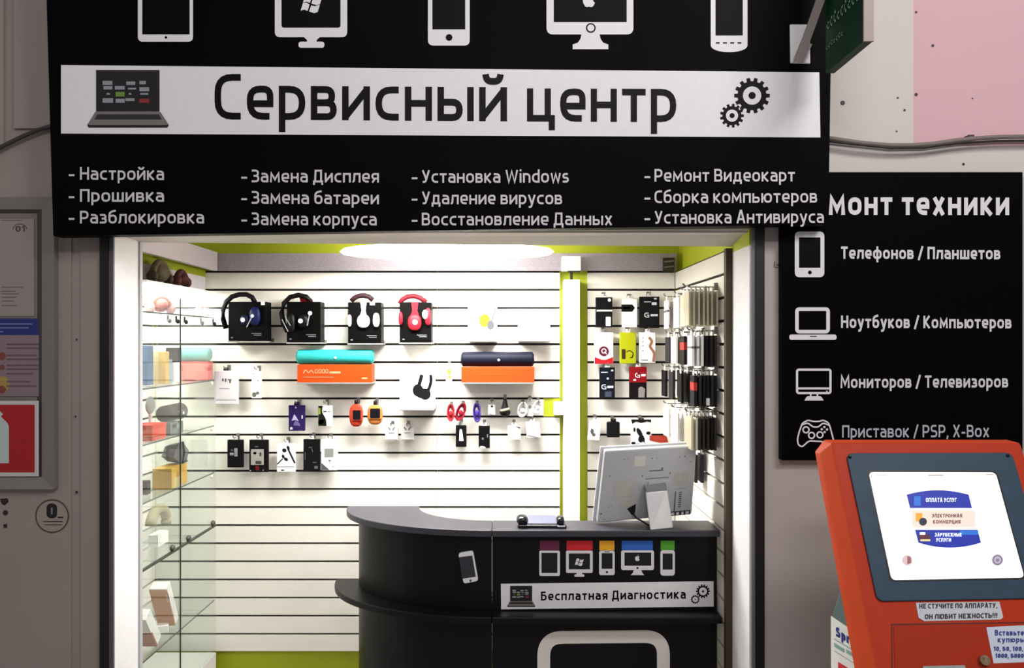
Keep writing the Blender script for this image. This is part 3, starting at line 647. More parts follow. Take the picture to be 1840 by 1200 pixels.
# ------------------------------------------------------------------ 7. all-in-one monitor seen from behind
t11 = thing('computer_monitor', 'silver-backed monitor standing on the right end of the counter ledge', 'monitor', P(1165, 940, 3.06))
MS = M('B9BBBE', .42, .1, noise=.03); MW = M('C9CACB', .4)
qb = [((1073, 940), 3.075), ((1243, 924), 3.115), ((1252, 801), 3.05), ((1087, 810), 3.01)]
F_ = [P(p[0], p[1], d) for p, d in qb]
nrm = (F_[1]-F_[0]).cross(F_[3]-F_[0]).normalized()
if nrm.y > 0: nrm = -nrm
F_[2] = F_[2] - nrm*((F_[2]-F_[0]).dot(nrm))
MB().prism(F_, [v-nrm*.028 for v in F_]).build('back_cover', MS, t11, .006)
ctr = sum(F_, Vector())/4
sc = lambda v, kx, kz: ctr+Vector(((v.x-ctr.x)*kx, (v.y-ctr.y)*kx, (v.z-ctr.z)*kz))
zlow = min(v.z for v in F_)
gl = [sc(v, 1.06, 1.04)-nrm*.03 for v in F_]
gl[0].z = max(gl[0].z, 1.1005); gl[1].z = max(gl[1].z, 1.1005)
MB().prism(gl, [v-nrm*.008 for v in gl]).build('front_bezel', M('D9DBDD', .2), t11, .002)
U = F_[1]-F_[0]; V = F_[3]-F_[0]
class Q:
    n = nrm
    def __call__(s, u, v): return F_[0]+U*u+V*(1-v)+ (F_[2]-F_[1]-V)*u*(1-v)
mp = Q()
decal('screw_hole', mp, [circ(u, v, r*.9, 8) for u, v, r in ((.22, .13, .007), (.26, .13, .005), (.52, .14, .008), (.57, .14, .006), (.82, .14, .006), (.88, .14, .008), (.94, .22, .007), (.08, .35, .008), (.43, .38, .009), (.73, .37, .009), (.72, .47, .006), (.1, .78, .006), (.13, .77, .006), (.03, .87, .011), (.07, .95, .006))], M('3A3A3E'), t11, .0008)
decal('data_plate', mp, [rrect(.33, .1, .45, .24)], M('CFCFC6', .5), t11, .0008)
for q_ in (rrect(.14, .42, .35, .66), rrect(.22, .7, .37, .8), rrect(.78, .38, .93, .55)): decal('label', mp, [q_], M('B4B3AB', .5), t11, .0008)
decal('groove', mp, [rrect(.47, .42, .72, .43), rrect(.5, .31, .65, .325), rrect(.63, .28, .65, .325), rrect(.8, .6, .92, .605)], M('6A6C70'), t11, .0008)
decal('side_vent', mp, [rrect(.845, .65+.03*i, .875, .665+.03*i) for i in range(8)] + [rrect(.80, .64, .812, .93)], M('55575B'), t11, .0008)
decal('port_recess', mp, [rrect(.74, .93, .98, .995)], M('2A2A2C'), t11, .0008)
decal('port', mp, [rrect(.76, .945, .81, .985), rrect(.83, .945, .86, .985), rrect(.885, .945, .91, .985), rrect(.93, .945, .965, .985)], M('D8D8D6', .4), t11, .0012)
decal('cable_recess', mp, [[Vector(p) for p in ((.3, .83), (.39, .77), (.39, .9), (.36, .93))]], M('141416'), t11, .0009)
# kickstand
fz = 1.1008
k0, k1 = P(1160, 884, 3.025), P(1199, 880, 3.03)
f0 = P(1169, 953, dz(953, 1.1)); f1 = P(1210, 946, dz(946, 1.1)-.03)
f0.z = f1.z = fz
MB().prism([f0, f1, k1, k0], [v+Vector((0, .016, 0)) for v in (f0, f1)]+[v+Vector((0, .014, .003)) for v in (k1, k0)]).build('kickstand', M('D6D7D8', .3, .2), t11, .004)
j0, j1 = mp(.5, .46), mp(.73, .46); j2, j3 = mp(.73, .6), mp(.5, .6)
MB().prism([j3+nrm*.006, j2+nrm*.006, j1+nrm*.004, j0+nrm*.004], [j3, j2, j1, j0]).build('hinge_cover', MS, t11, .002)
MB().prism([k0+Vector((.002, .0, -.004)), k1+Vector((-.002, 0, -.004)), k1+Vector((-.002, 0, .012)), k0+Vector((.002, 0, .012))], [v-nrm*-.0+Vector((0, .05, .012)) for v in (k0, k1)]+[v+Vector((0, .05, .026)) for v in (k1, k0)]).build('hinge_arm', M('8C8E92', .4, .3), t11)
MB().tube([mp(.36, .88)+nrm*.004, mp(.4, .96)+nrm*.012, P(1150, 934, 3.045), P(1166, 944, 3.06)], .0035, 8).build('power_cable', M('0C0C0E', .5), t11, smooth=True)

# ------------------------------------------------------------------ 8. payment kiosk
KB = .508; KA = 2.01-KB*1.207
KP = tilt(KA, KB)
ky = lambda z: KA+KB*z
ORANGE = M('B93312', .5, scale=30, noise=.06, bump=.05, spec=.2); ORANGE2 = M('D04A22', .5, scale=30, noise=.06, spec=.2)
t12 = thing('payment_kiosk', 'orange payment kiosk with a tilted touch screen at the lower right', 'kiosk', (1.15, 2.1, 0))
x0, x1, xc0, xc1 = .889, 1.402, .863, 1.428
zt, zbm = 1.5305, .86
inn = Vector((0, .0445, -.0226))        # 5 cm behind the slanted front
prof = [(zt, ky(zt)), (zbm, ky(zbm))]
mb = MB()
def ring_(z, y, zc, yc): return [Vector((xc0, yc, zc)), Vector((x0, y, z)), Vector((x1, y, z)), Vector((xc1, yc, zc))]
T0 = ring_(zt, ky(zt), zt-.032, ky(zt-.032)+.042); B0 = ring_(zbm, ky(zbm), zbm, ky(zbm)+.045)
T0[1].z -= 0.0; 
TB = [Vector((xc0, ky(zt)+.055, zt-.032)), Vector((x0, ky(zt)+.055, zt+.002)), Vector((x1, ky(zt)+.055, zt+.002)), Vector((xc1, ky(zt)+.055, zt-.032))]
BB = [Vector((v.x, ky(zbm)+.075, zbm)) for v in B0]
mb.add(T0+B0, [[1, 5, 6, 2]], 0); mb.add(T0+B0, [[0, 4, 5, 1], [2, 6, 7, 3]], 1)
mb.add(T0+TB, [[1, 2, 6, 5], [0, 1, 5, 4], [2, 3, 7, 6]], 1)
mb.add(T0+B0+TB+BB, [[0, 8, 12, 4], [3, 7, 15, 11]], 1); mb.add(TB+BB, [[0, 1, 2, 3, 7, 6, 5, 4]], 1); mb.add(B0+BB, [[0, 4, 5, 6, 7, 3, 2, 1]], 1)
mb.build('head', [ORANGE, ORANGE2], t12, .004)
zl = zbm
mb = MB().prism([(x0-.01, ky(zbm)+.02, 0), (x1+.01, ky(zbm)+.02, 0), (x1+.01, ky(zbm)+.02, zbm), (x0-.01, ky(zbm)+.02, zbm)], [(x0-.01, ky(zbm)+.08, 0), (x1+.01, ky(zbm)+.08, 0), (x1+.01, ky(zbm)+.08, zbm), (x0-.01, ky(zbm)+.08, zbm)])
mb.build('front_plinth', ORANGE, t12, .003)
TEAL = M('5A6E6B', .5, noise=.08, scale=5)
xb0, xb1 = .902, 1.39
side = [(2.0, 0), (2.215, 0), (2.215, 1.045), (2.145, 1.16), (2.105, 1.20), (2.07, 1.20), (1.955, .95), (1.93, .86)]
MB().prism([(xb0, y, z) for y, z in side], [(xb1, y, z) for y, z in side]).build('rear_housing', TEAL, t12, .012)
def sideplane(px, py):
    d = xb0*FPX/(px-CX); return P(px, py, d)
sideplane.n = Vector((-1, 0, 0))
sl = decal('side_label', sideplane, [[Vector(p) for p in ((1493.5, 1106), (1532, 1132), (1548, 1300), (1494, 1270))]], M('E3E3DE', .5), t12, .001)
def skew(polys): return [[Vector((p.x, p.y+(p.x-1493)*.62)) for p in q] for q in polys]
decal('side_label_lettering', sideplane, skew(text_polys('Sprin', 1503, 1542, 1136, 13, .36)), M('27307A', .5), sl, .0018)
decal('side_label_print', sideplane, skew([rrect(1500, 1142, 1545, 1144), rrect(1500, 1150, 1518, 1157), rrect(1522, 1148, 1545, 1155), rrect(1500, 1164, 1545, 1165.5)]), M('7FA29A', .6), sl, .0018)
decal('side_label_mark', sideplane, skew([rrect(1507, 1180, 1535, 1200)]), M('C42A30', .5), sl, .0018)
# bezel
def kprism(q, th, lift=0.):
    n = KP.n; a = [KP(p[0], p[1])+n*(lift+th) for p in q]; b = [KP(p[0], p[1])+n*lift for p in q]
    return MB().prism(a, b)
def kround(x0_, y0_, x1_, y1_, r, tl, bl_, tr, br_, k=8):
    return [(p.x, p.y) for p in rounded([(bl_[0], bl_[1], r), (br_[0], br_[1], r), (tr[0], tr[1], r), (tl[0], tl[1], r)], True, k)]
bez = kround(0, 0, 0, 0, 14, (1519, 815), (1575, 1081), (1817, 814), (1890, 1075))
kprism(bez, .006, 0).build('screen_bezel', M('2E4558', .5, scale=20, noise=.2, spec=.3), t12, .002)
for x, y in ((1525.5, 822.5), (1808.5, 820)): MB().ell(KP(x, y)+KP.n*.007, .005, .003, .005, 10, 6).build('bezel_screw', M('1B242B', .3, .6), t12)
scr = kround(0, 0, 0, 0, 9, (1559, 849.5), (1600, 1043), (1786.5, 850), (1838, 1038.5))
def offs(pl, e):
    f = lambda x, y: pl(x, y)+pl.n*e
    f.n = pl.n; return f
K6 = offs(KP, .006)
kprism([(x+(-3 if x < 1700 else 3), y+(-3 if y < 950 else 3)) for x, y in scr], .0004, .006).build('screen_surround', M('0E1014', .4), t12)
sco = decal('touch_screen', K6, [[Vector(p) for p in scr]], M('FBF6F7', .3, emit=.85, noise=0), t12, .0008)
def on(name, polys, mats, e=.0012): return decal(name, K6, polys, None, sco, e, mats=mats)
BLUE = M('10289C', .4, emit=.45, noise=.1); SKY = M('1F70D0', .4, emit=.4); CREAM = M('ECCFC2', .4, emit=.55); WT = M('E6ECFA', .4, emit=.8)
def dome(x0_, x1_, y0_, y1_, lean, up):
    n = 12; top = []
    for i in range(n+1):
        u = i/n; b_ = 4*u*(1-u)
        top.append(Vector((x0_+(x1_-x0_)*u-lean, (y0_-b_*8 if up else y0_))))
    bot = []
    for i in range(n+1):
        u = 1-i/n; b_ = 4*u*(1-u)
        bot.append(Vector((x0_+(x1_-x0_)*u+lean, (y1_ if up else y1_+b_*9))))
    return top+bot
on('menu_button', [(dome(1630, 1741, 890, 914, 3, True), 0, 0), (rrect(1640, 893, 1652, 910), 1, .0004)], [BLUE, SKY])
on('menu_button', [(dome(1638, 1750, 917, 948, 4, None) if False else rrect(1636, 917.5, 1750, 948.5, 4), 0, 0), (rrect(1643, 923, 1655, 938), 1, .0004), (circ(1656, 938.5, 7), 2, .0008)], [CREAM, M('E89A2A', .4, emit=.6), M('20243E', .4, emit=.2)])
on('menu_button', [(dome(1645, 1757, 953, 976, 3, False), 0, 0), (rrect(1722, 954, 1755, 962), 1, .0003), (rounded([(1648, 961), (1664, 960), (1671, 968), (1660, 974), (1650, 970)], True), 2, .0004), (rrect(1650, 957.5, 1660, 962, 1), 3, .0008), (rrect(1651, 970, 1669, 973.5, 1), 4, .0008)], [BLUE, SKY, M('5A2030', .4, emit=.3), WT, M('E6C98A', .4, emit=.6)])
on('menu_lettering', text_polys('ОПЛАТА УСЛУГ', 1661, 1716, 903.5, 5.6, .26) + text_polys('ЗАРУБЕЖНЫЕ', 1677, 1725, 965, 4.8, .28) + text_polys('УСЛУГИ', 1679, 1706, 974.5, 4.8, .28), [WT], .002)
on('menu_lettering', text_polys('ЭЛЕКТРОННАЯ', 1672, 1726, 931, 4.8, .28) + text_polys('КОММЕРЦИЯ', 1674, 1723, 942, 4.8, .28), [M('6A4048', .5, emit=.25)], .002)
on('round_menu_button', [(circ(1628, 1007.5, 9.5), 0, 0), ([Vector((1628, 1000)), Vector((1634, 1002)), Vector((1635, 1012)), Vector((1628, 1015))], 1, .0004)], [M('CDB6B8', .4, emit=.5), M('A06068', .4, emit=.3)])
on('round_menu_button', [(circ(1789.5, 1007, 9.8), 0, 0), (circ(1789.5, 1007, 6.5), 1, .0004), (circ(1789.5, 1007.5, 3), 0, .0008)], [M('8A7C96', .4, emit=.35), M('B8AEC2', .4, emit=.4)])
on('status_text', [rrect(1665, 854, 1693, 856.5), rrect(1573, 854.5, 1592, 856), rrect(1768, 853, 1783, 855)], [M('B5AAAA', .4, emit=.4)])
# notes and hatch on the kiosk
kp = [(1645, 1083), (1795, 1081), (1802, 1109), (1797, 1113), (1660, 1116), (1650, 1110)]
o = kprism([(x, y) for x, y in kp][::-1], .0012, .0006).build('paper_note', M('C9CCD2', .7), None, 0, label='crumpled white paper note taped below the kiosk screen', cat='note')
K1 = offs(KP, .0018)
decal('note_lettering', K1, text_polys('НЕ СТУЧИТЕ ПО АППАРАТУ,', 1651, 1791, 1093.5, 6.5, .27, 1092) + text_polys('ОН ЛЮБИТ НЕЖНОСТЬ!!!', 1661, 1791, 1112.5, 6.5, .27, 1110), M('2E2E34', .7), o, .0008)
decal('shutter_seam', KP, stroke([Vector((1603, 1215)), Vector((1602, 1122)), Vector((1930, 1117))], 2), M('4A1208', .6), t12, .0006)
kprism([(1612, 1330), (1930, 1330), (1930, 1120), (1605, 1124)], .0025, 0).build('hatch_door', M('A82C10', .5, scale=30, noise=.06, spec=.2), t12, .0015)
st = [(1784, 1192), (1885, 1188), (1872, 1122), (1771, 1127)]
o = kprism(st, .0008, .0026).build('banknote_sticker', M('CBD2E2', .6), None, 0, label='white and blue sticker listing accepted banknotes on the orange hatch', cat='sticker')
K3 = offs(KP, .0034)
decal('sticker_lettering', K3, text_polys('Вставьте', 1786, 1838, 1142, 7.5, .3) + text_polys('купюры', 1791, 1840, 1154, 7, .26) + text_polys('10, 50, 100, 500', 1784, 1858, 1169.5, 5.6, .34) + text_polys('1000, 5000 руб', 1787, 1858, 1182, 5.6, .34), M('2C3A86', .6), o, .0007)
t13 = thing('hatch_lock', 'small brass lock with a key slot on the orange kiosk hatch', 'lock', KP(1765, 1188))
kc = KP(1765, 1187)
MB().cyl(kc+KP.n*.0028, kc+KP.n*.014, .012, 20).build('barrel', M('A89074', .3, .9), t13, smooth=False)
MB().prism([kc+KP.n*.018+Vector((-.0035, 0, -.009)), kc+KP.n*.018+Vector((.0035, 0, -.009)), kc+KP.n*.018+Vector((.0035, 0, .009)), kc+KP.n*.018+Vector((-.0035, 0, .009))], [kc+KP.n*.013+Vector((-.0035, 0, -.009)), kc+KP.n*.013+Vector((.0035, 0, -.009)), kc+KP.n*.013+Vector((.0035, 0, .009)), kc+KP.n*.013+Vector((-.0035, 0, .009))]).build('knob', M('D9C3A6', .3, .8), t13, .001)
o = kprism([(1661, 1215), (1738, 1212), (1732, 1195), (1657, 1197)], .0008, .0026).build('hatch_sticker', M('9AA0A0', .6, scale=60, noise=.3), None, 0, label='worn grey sticker at the bottom edge of the kiosk hatch', cat='sticker')

# ------------------------------------------------------------------ 9. goods on the back wall
M_room = M
def M(c, rough=.5, *a, **k):             # printed card and plastic of the goods: deep colours, little sheen
    k.setdefault('spec', .15)
    r_ = [int(c[i:i+2], 16)/255 for i in (0, 2, 4)]
    if min(r_) < .72: c = ''.join('%02X' % int(255*x*.80) for x in r_)
    return M_room(c, max(rough, .45), *a, **k)
WALL = YB
def hookmesh():
    mb = MB()
    mb.box(-.007, .007, -.004, .004, -.012, .016)
    mb.tube([(0, 0, 0), (0, -.055, 0), (0, -.066, .004), (0, -.07, .013)], .0022, 6)
    return mb
hook_proto = None
def hook(x, y, z, label, rot=0., group='metal hooks in the slat wall', L=1.):
    global hook_proto
    if hook_proto is None:
        t_ = thing('display_hook', label, 'hook', (x, y, z), group)
        mb = hookmesh(); mb.v = [v+Vector((x, y, z)) for v in mb.v]
        mb.build('wire', M('A8A6A2', .35, .8), t_)
        hook_proto = t_
    else:
        t_ = hook_proto.copy(); COL.objects.link(t_)
        for ch in list(hook_proto.children):
            c_ = ch.copy(); COL.objects.link(c_); c_.parent = t_
        t_.location = (x, y, z); t_['label'] = label; t_['group'] = group
    t_.rotation_euler = (0, 0, rot); t_.scale = (1, L, 1)
    return t_
def shelf(x0, x1, y, label, d=3.68):
    a, b = P(x0, y, d), P(x1, y, d)
    t_ = thing('wall_shelf', label, 'shelf', ((a.x+b.x)/2, 3.74, a.z), 'small shelves in the slat wall')
    MB().box(a.x, b.x, d, WALL-.001, a.z-.007, a.z-.0006).build('plate', M('A5A39F', .4), t_, .001)
    MB().box(a.x, b.x, WALL-.006, WALL-.0008, a.z-.0006, a.z+.012).build('back_lip', M('A5A39F', .4), t_)
def pack(name, label, cat, x0, y0, x1, y1, col, thick=.016, d=3.755, decos=(), tab=True, hk=None, group='hanging packs on the back wall', rough=.35, tabcol='DAD8D4', skewx=0, r=.002, hdx=0):
    t_ = thing(name, label, cat, (P((x0+x1)/2, y1, d).x, d+thick/2, P(0, y1, d).z), group)
    a = [P(x0+skewx, y1, d), P(x1+skewx, y1-skewx*.1, d), P(x1, y0-skewx*.1, d), P(x0, y0, d)]
    body = MB().prism(a, [v+Vector((0, thick, 0)) for v in a]).build('card', M(col, rough) if isinstance(col, str) else col, t_, r)
    pl = flat(d)
    for nm, polys, c in decos:
        if isinstance(c, (list, tuple)): decal(nm, pl, polys, None, body, .0009, mats=[M(q, .45) for q in c])
        else: decal(nm, pl, polys, M(c, .45), body, .0009)
    if tab:
        xm = (x0+x1)/2+hdx
        q = [(xm-5, y0+1), (xm+5, y0+1), (xm+4, y0-6), (xm-4, y0-6)]
        A = [P(x, y, d+thick/2-.001) for x, y in q]
        MB().prism(A, [v+Vector((0, .0015, 0)) for v in A]).build('hang_tab', M(tabcol, .4), t_)
        z = P(0, y0-4, d).z
        hook(P(xm, 0, d).x, WALL-.004, z, hk or ('small wire hook holding the ' + ' '.join(label.split()[:9])))
    return t_
def R(*a): return rrect(*a)
def L_(x0, y0, x1, y1, w_=1.6): return stroke([Vector((x0, y0)), Vector((x1, y1))], w_)
def elp(cx, cy, rx, ry, n=20, rot=0.):
    c, s = math.cos(rot), math.sin(rot)
    return [Vector((cx+rx*math.cos(2*math.pi*i/n)*c-ry*math.sin(2*math.pi*i/n)*s, cy+rx*math.cos(2*math.pi*i/n)*s+ry*math.sin(2*math.pi*i/n)*c)) for i in range(n)]
PXB = 3.68/FPX
# headphone boxes on small shelves
def hp_black(label, x0, y0, x1, y1, band, bandcol, cups, extra, shl):
    d = 3.70; a, b = P(x0, y0, d), P(x1, y1, d)
    t_ = thing('headphone_box', label, 'headphones', ((a.x+b.x)/2, d+.04, b.z), 'boxed headphones on the back wall')
    bx = MB().box(a.x, b.x, d, d+.085, b.z, a.z).build('box', M('060506', .5, spec=.05), t_, .003)
    if band:
        MB().tube([P(x, y, d+dy) for x, y, dy in band], [4.6*PXB]*len(band), 10).build('headband', M(bandcol, .3), t_, smooth=True)
    for cx, cy, rx, ry, c in cups:
        MB().ell(P(cx, cy, d-.012), rx*PXB, .016, ry*PXB, 20, 10, p=.85).build('ear_cup', M(c, .3), t_, smooth=True)
    pl = flat(d)
    for nm, polys, c, e in extra: decal(nm, pl, polys, M(c, .4), bx, e)
    decal('print', pl, [R(x0+5, y1-7, x0+9, y1-5), R(x1-26, y1-14, x1-8, y1-13), R(x1-22, y1-11, x1-8, y1-10)], M('8A8A90', .5), bx, .0009)
    shelf(x0-1, x1+1, y1, shl)
    return t_
hp_black('black headphone box with dark blue ear cups, leftmost box of the top row', 410, 542, 478, 612.5,
         [(406, 590, .03), (401, 573, .03), (401, 556, .03), (407, 542, .03), (417, 533, .03), (430, 529, .03), (443, 529, .03), (453, 534, .03), (458, 543, .03)], '141018',
         [(458, 568, 10, 17, '171F52'), (440, 575, 8, 10, '101433')],
         [('silver_badge', [circ(440, 575, 4.2), circ(457, 568, 3.2)], 'B9BDCC', .031), ('wire', L_(456, 570, 447, 588, 1.8), 'AEB0BC', .031), ('price_tag', [R(469, 542, 476, 548)], 'E0E0E4', .001)], 'thin shelf under the leftmost boxed headphones')
hp_black('black headphone box with a red lined headband, second box of the top row', 515, 542, 576, 615,
         [(517, 596, .03), (509, 580, .03), (506, 562, .03), (510, 545, .03), (521, 534, .03), (536, 530, .03), (550, 533, .03), (559, 542, .03)], '120E10',
         [(545, 577, 10, 12, '0A090B'), (524, 580, 7, 17, '0D0C0E')],
         [('silver_badge', [circ(543, 577, 4.2), circ(560, 563, 3.8)], 'D2D2D6', .031), ('wire', L_(559, 566, 555, 585, 1.8) + L_(510, 574, 521, 596, 1.6) + L_(515, 568, 525, 585, 1.4), 'A9A9AE', .031), ('red_lining', [[Vector(p) for p in ((533, 534), (546, 531.5), (556, 538), (559, 542), (535, 541.5))]], 'D4181C', -.05)], 'thin shelf under the boxed headphones with red lining')
hp_black('black headphone box showing white headphones, third box of the top row', 625, 543, 685, 616.5,
         [(631, 541, .04), (637, 535, .04), (645, 531.5, .04), (654, 530.5, .04), (663, 533, .04), (670, 539, .04)], '3A2226',
         [(653, 577, 11.5, 12, 'EFEFF2'), (628, 576, 3.5, 11, 'E6E6EA'), (676, 575, 6, 13, 'F0F0F3')],
         [('white_band', [[Vector(p) for p in ((648, 543), (659, 543), (657, 558), (660, 572), (646, 572), (650, 558))], R(665, 543, 674, 548)], 'F0F0F3', .004), ('badge', [circ(653, 576, 2.5)], '8D8D96', .031), ('price_tag', [R(650, 528, 662, 535)], 'F2F2F2', -.05)], 'thin shelf under the boxed white headphones')
hp_black('black headphone box showing bright red headphones, fourth box of the top row', 718, 543, 775, 615.5,
         [(718, 546, .04), (723, 538, .04), (732, 533, .04), (744, 531.5, .04), (755, 535, .04), (766, 543, .04)], '7A1A24',
         [(745, 579, 12.5, 15, 'C9202C'), (720, 572, 4, 12, 'A81A28'), (769, 569, 6, 16, 'B81E30')],
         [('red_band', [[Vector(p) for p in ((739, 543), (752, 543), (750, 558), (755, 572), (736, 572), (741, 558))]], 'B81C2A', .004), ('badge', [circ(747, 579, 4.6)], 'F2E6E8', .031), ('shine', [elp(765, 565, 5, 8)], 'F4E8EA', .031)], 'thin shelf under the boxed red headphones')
def hp_white(label, x0, y0, x1, y1, decos, shl, rot=0):
    d = 3.70; a, b = P(x0, y0, d), P(x1, y1, d)
    t_ = thing('headphone_box', label, 'headphones', ((a.x+b.x)/2, d+.04, b.z), 'boxed headphones on the back wall')
    bx = MB().prism([Vector((a.x, d, b.z)), Vector((b.x, d+rot, b.z)), Vector((b.x, d+rot, a.z)), Vector((a.x, d, a.z))], [Vector((a.x, d+.08, b.z)), Vector((b.x, d+.08, b.z)), Vector((b.x, d+.08, a.z)), Vector((a.x, d+.08, a.z))]).build('box', M('F1F0EE', .5), t_, .002)
    pl = flat(d)
    for nm, polys, c in decos: decal(nm, pl, polys, None, bx, .001, mats=[M(q, .5) for q in c])
    shelf(x0, x1, y1, shl)
    return t_
hp_white('white headphone box with a picture of yellow and grey headphones', 841, 546, 893, 611, [('yellow_headphone_picture', [(elp(871, 576, 10, 12), 0, 0), (elp(881.5, 584, 6.5, 8.5), 1, .0003), (elp(866, 572, 5, 4), 3, .0004)] + [(q, 1, .0002) for q in stroke(rounded([(890, 550), (889, 563, 10), (883, 577)]), 2.2)] + [(q, 2, .0002) for q in stroke(rounded([(874, 550), (873, 562)]), 2)], ['E2DC1E', '55565A', 'B9BCC8', 'C9C214'])], 'thin shelf under the box with yellow headphones')
hp_white('plain white box turned slightly beside the white post in the top row', 931, 556, 989, 610.5, [('small_mark', [(q, 0, 0) for q in stroke(rounded([(966, 579), (969, 586, 3), (974, 584), (978, 578)]), 1.6)], ['B9B9C2'])], 'thin shelf under the plain white box near the post', .012)
hp_white('white box with a black headphone picture in the middle of the wall', 718, 656, 780, 735, [('black_headphone_picture', [(elp(751, 701, 9.5, 11), 0, 0), (elp(764, 708, 10, 10), 0, .0001), (elp(757, 706, 10, 9), 0, .0002)] + [(q, 0, .0003) for q in stroke(rounded([(758, 673), (755, 685, 9), (751, 698)]), 6.5)] + [(q, 0, .0003) for q in stroke(rounded([(774, 673), (775, 688, 9), (769, 702)]), 5.5)] + [(R(723, y_, 723+w_, y_+1.6), 1, 0) for y_, w_ in ((677, 18), (683, 12), (688.5, 13))] + [(R(752, 665, 756, 667), 1, 0)], ['121214', 'A9A9AC'])], 'thin shelf under the white box with black headphone picture')
# cylinder speakers on orange boxes
def speaker(label, x0, x1, yc, r, col, d=3.72, cat='speaker'):
    t_ = thing('cylinder_speaker', label, cat, P((x0+x1)/2, yc+r, d), 'bluetooth speakers on orange boxes')
    a, b = P(x0+1, yc, d), P(x1-1, yc, d); R_ = r*d/FPX
    n = 8
    path = [a, a+Vector((.002, 0, 0)), a+Vector((.007, 0, 0)), b-Vector((.007, 0, 0)), b-Vector((.002, 0, 0)), b]
    body = MB().tube(path, [R_*.86, R_*.95, R_, R_, R_*.95, R_*.86], 24).build('body', M(col, .6, scale=200, noise=.12), t_, smooth=True)
    for e in (a, b):
        s_ = 1 if e is b else -1
        MB().cyl(e-Vector((.0005*s_, 0, 0)), e+Vector((.004*s_, 0, 0)), R_*.72, 20).build('end_cap', M(col, .4), t_)
    c_ = (a+b)/2+Vector((0, -R_-.0006, -.004))
    MB().ell(c_+Vector((.006, 0, 0)), .006, .0016, .0055, 12, 6).build('badge', M('D8DADC', .3), t_)
    return t_
def obox(label, x0, y0, x1, y1, col, decos, shl, d=3.69):
    a, b = P(x0, y0, d), P(x1, y1, d)
    t_ = thing('speaker_box', label, 'box', ((a.x+b.x)/2, d+.04, b.z), 'orange speaker boxes on the back wall')
    bx = MB().box(a.x, b.x, d, d+.085, b.z, a.z).build('carton', M(col, .5), t_, .002)
    for nm, polys, c in decos: decal(nm, flat(d), polys, M(c, .5), bx, .0008)
    shelf(x0, x1, y1, shl, d-.004)
obox('orange speaker box with faint pale print under the teal speaker', 534, 655, 668, 687, 'F04A12', [('pale_print', stroke(rounded([(545, 671), (549, 663, 4), (555, 671, 4), (559, 664, 3), (564, 671)]), 1.6) + text_polys('0000', 566, 590, 671, 6, .2) + [R(592, 667, 612, 671), R(545, 677, 600, 678), R(650, 678, 660, 681)], 'F7A878')], 'thin shelf under the orange box with the teal speaker')
speaker('teal cylinder speaker lying on an orange box', 535, 671, 641, 13.2, '2FB7B2', 3.722)
obox('plain orange speaker box under the navy speaker near the post', 829, 659, 960, 687, 'F04A14', [('pale_print', [R(850, 674, 920, 675), R(866, 671, 868, 673), R(925, 671, 927, 673)], 'D8501C')], 'thin shelf under the orange box with the navy speaker')
speaker('navy blue cylinder speaker lying on an orange box', 829, 959, 645, 13, '0C1024', 3.722)
# hanging packs, row by row
pack('accessory_pack', 'pale grey blister pack hanging at the left end of the back wall', 'accessory', 385, 666, 427, 726, 'C9C5C8', .02, decos=[('print', [R(399, 680, 402, 685), R(404, 680, 407, 686), R(409, 681, 416, 683), R(412, 683, 415, 688), R(394, 697, 412, 698), R(388, 718, 424, 719)], '6A666C')], tabcol='3A383A')
pack('earphone_pack', 'slim white pack with a small grey picture in the second row', 'earphones', 452, 667, 469, 715.5, 'EDEBE4', decos=[('picture', [elp(457, 709, 4, 4.5), elp(463, 706, 3, 3)], '77766F'), ('print', [R(454, 671, 457, 672.5), R(462, 683, 465, 685)], '9B9A94')])
pack('earphone_pack', 'tiny white pack with an orange picture hung beside the navy speaker', 'earphones', 801, 659, 812, 685, 'F4F2EE', decos=[('picture', [elp(807, 668, 3.2, 5), elp(808, 677, 2.4, 3.5)], 'E2A83A')])
pack('earphone_pack', 'purple hanging pack with a white shape in the third row', 'earphones', 518.5, 728, 547.5, 774, '2A1A58', decos=[('picture', [[Vector(p) for p in ((524, 756), (529, 744), (533, 750), (537, 757), (531, 754))], circ(531.5, 732, 1.6)], 'C3B6DC'), ('picture_shade', [[Vector(p) for p in ((527, 764), (531, 755), (538, 760), (540, 765))]], '7A68A4'), ('print', [circ(523.5, 769.5, 2.3), R(542, 746, 544, 752)], 'D8D2E6')], tabcol='2A2140')
pack('earphone_pack', 'white and black pack with a wavy lime edge in the third row', 'earphones', 571.5, 728, 597, 766, 'F2F2F0', decos=[('black_wave', [rounded([(572, 729), (580, 729), (578, 740, 6), (586, 752, 6), (587, 765), (572, 765)], True)], '15180C'), ('lime_patch', [elp(577, 758, 6, 4, 16, -.4), R(572.5, 733, 576, 744)], 'A9C12E'), ('print', [R(581, 738, 587, 740.5), R(589, 738.5, 593, 740)], '55554F')])
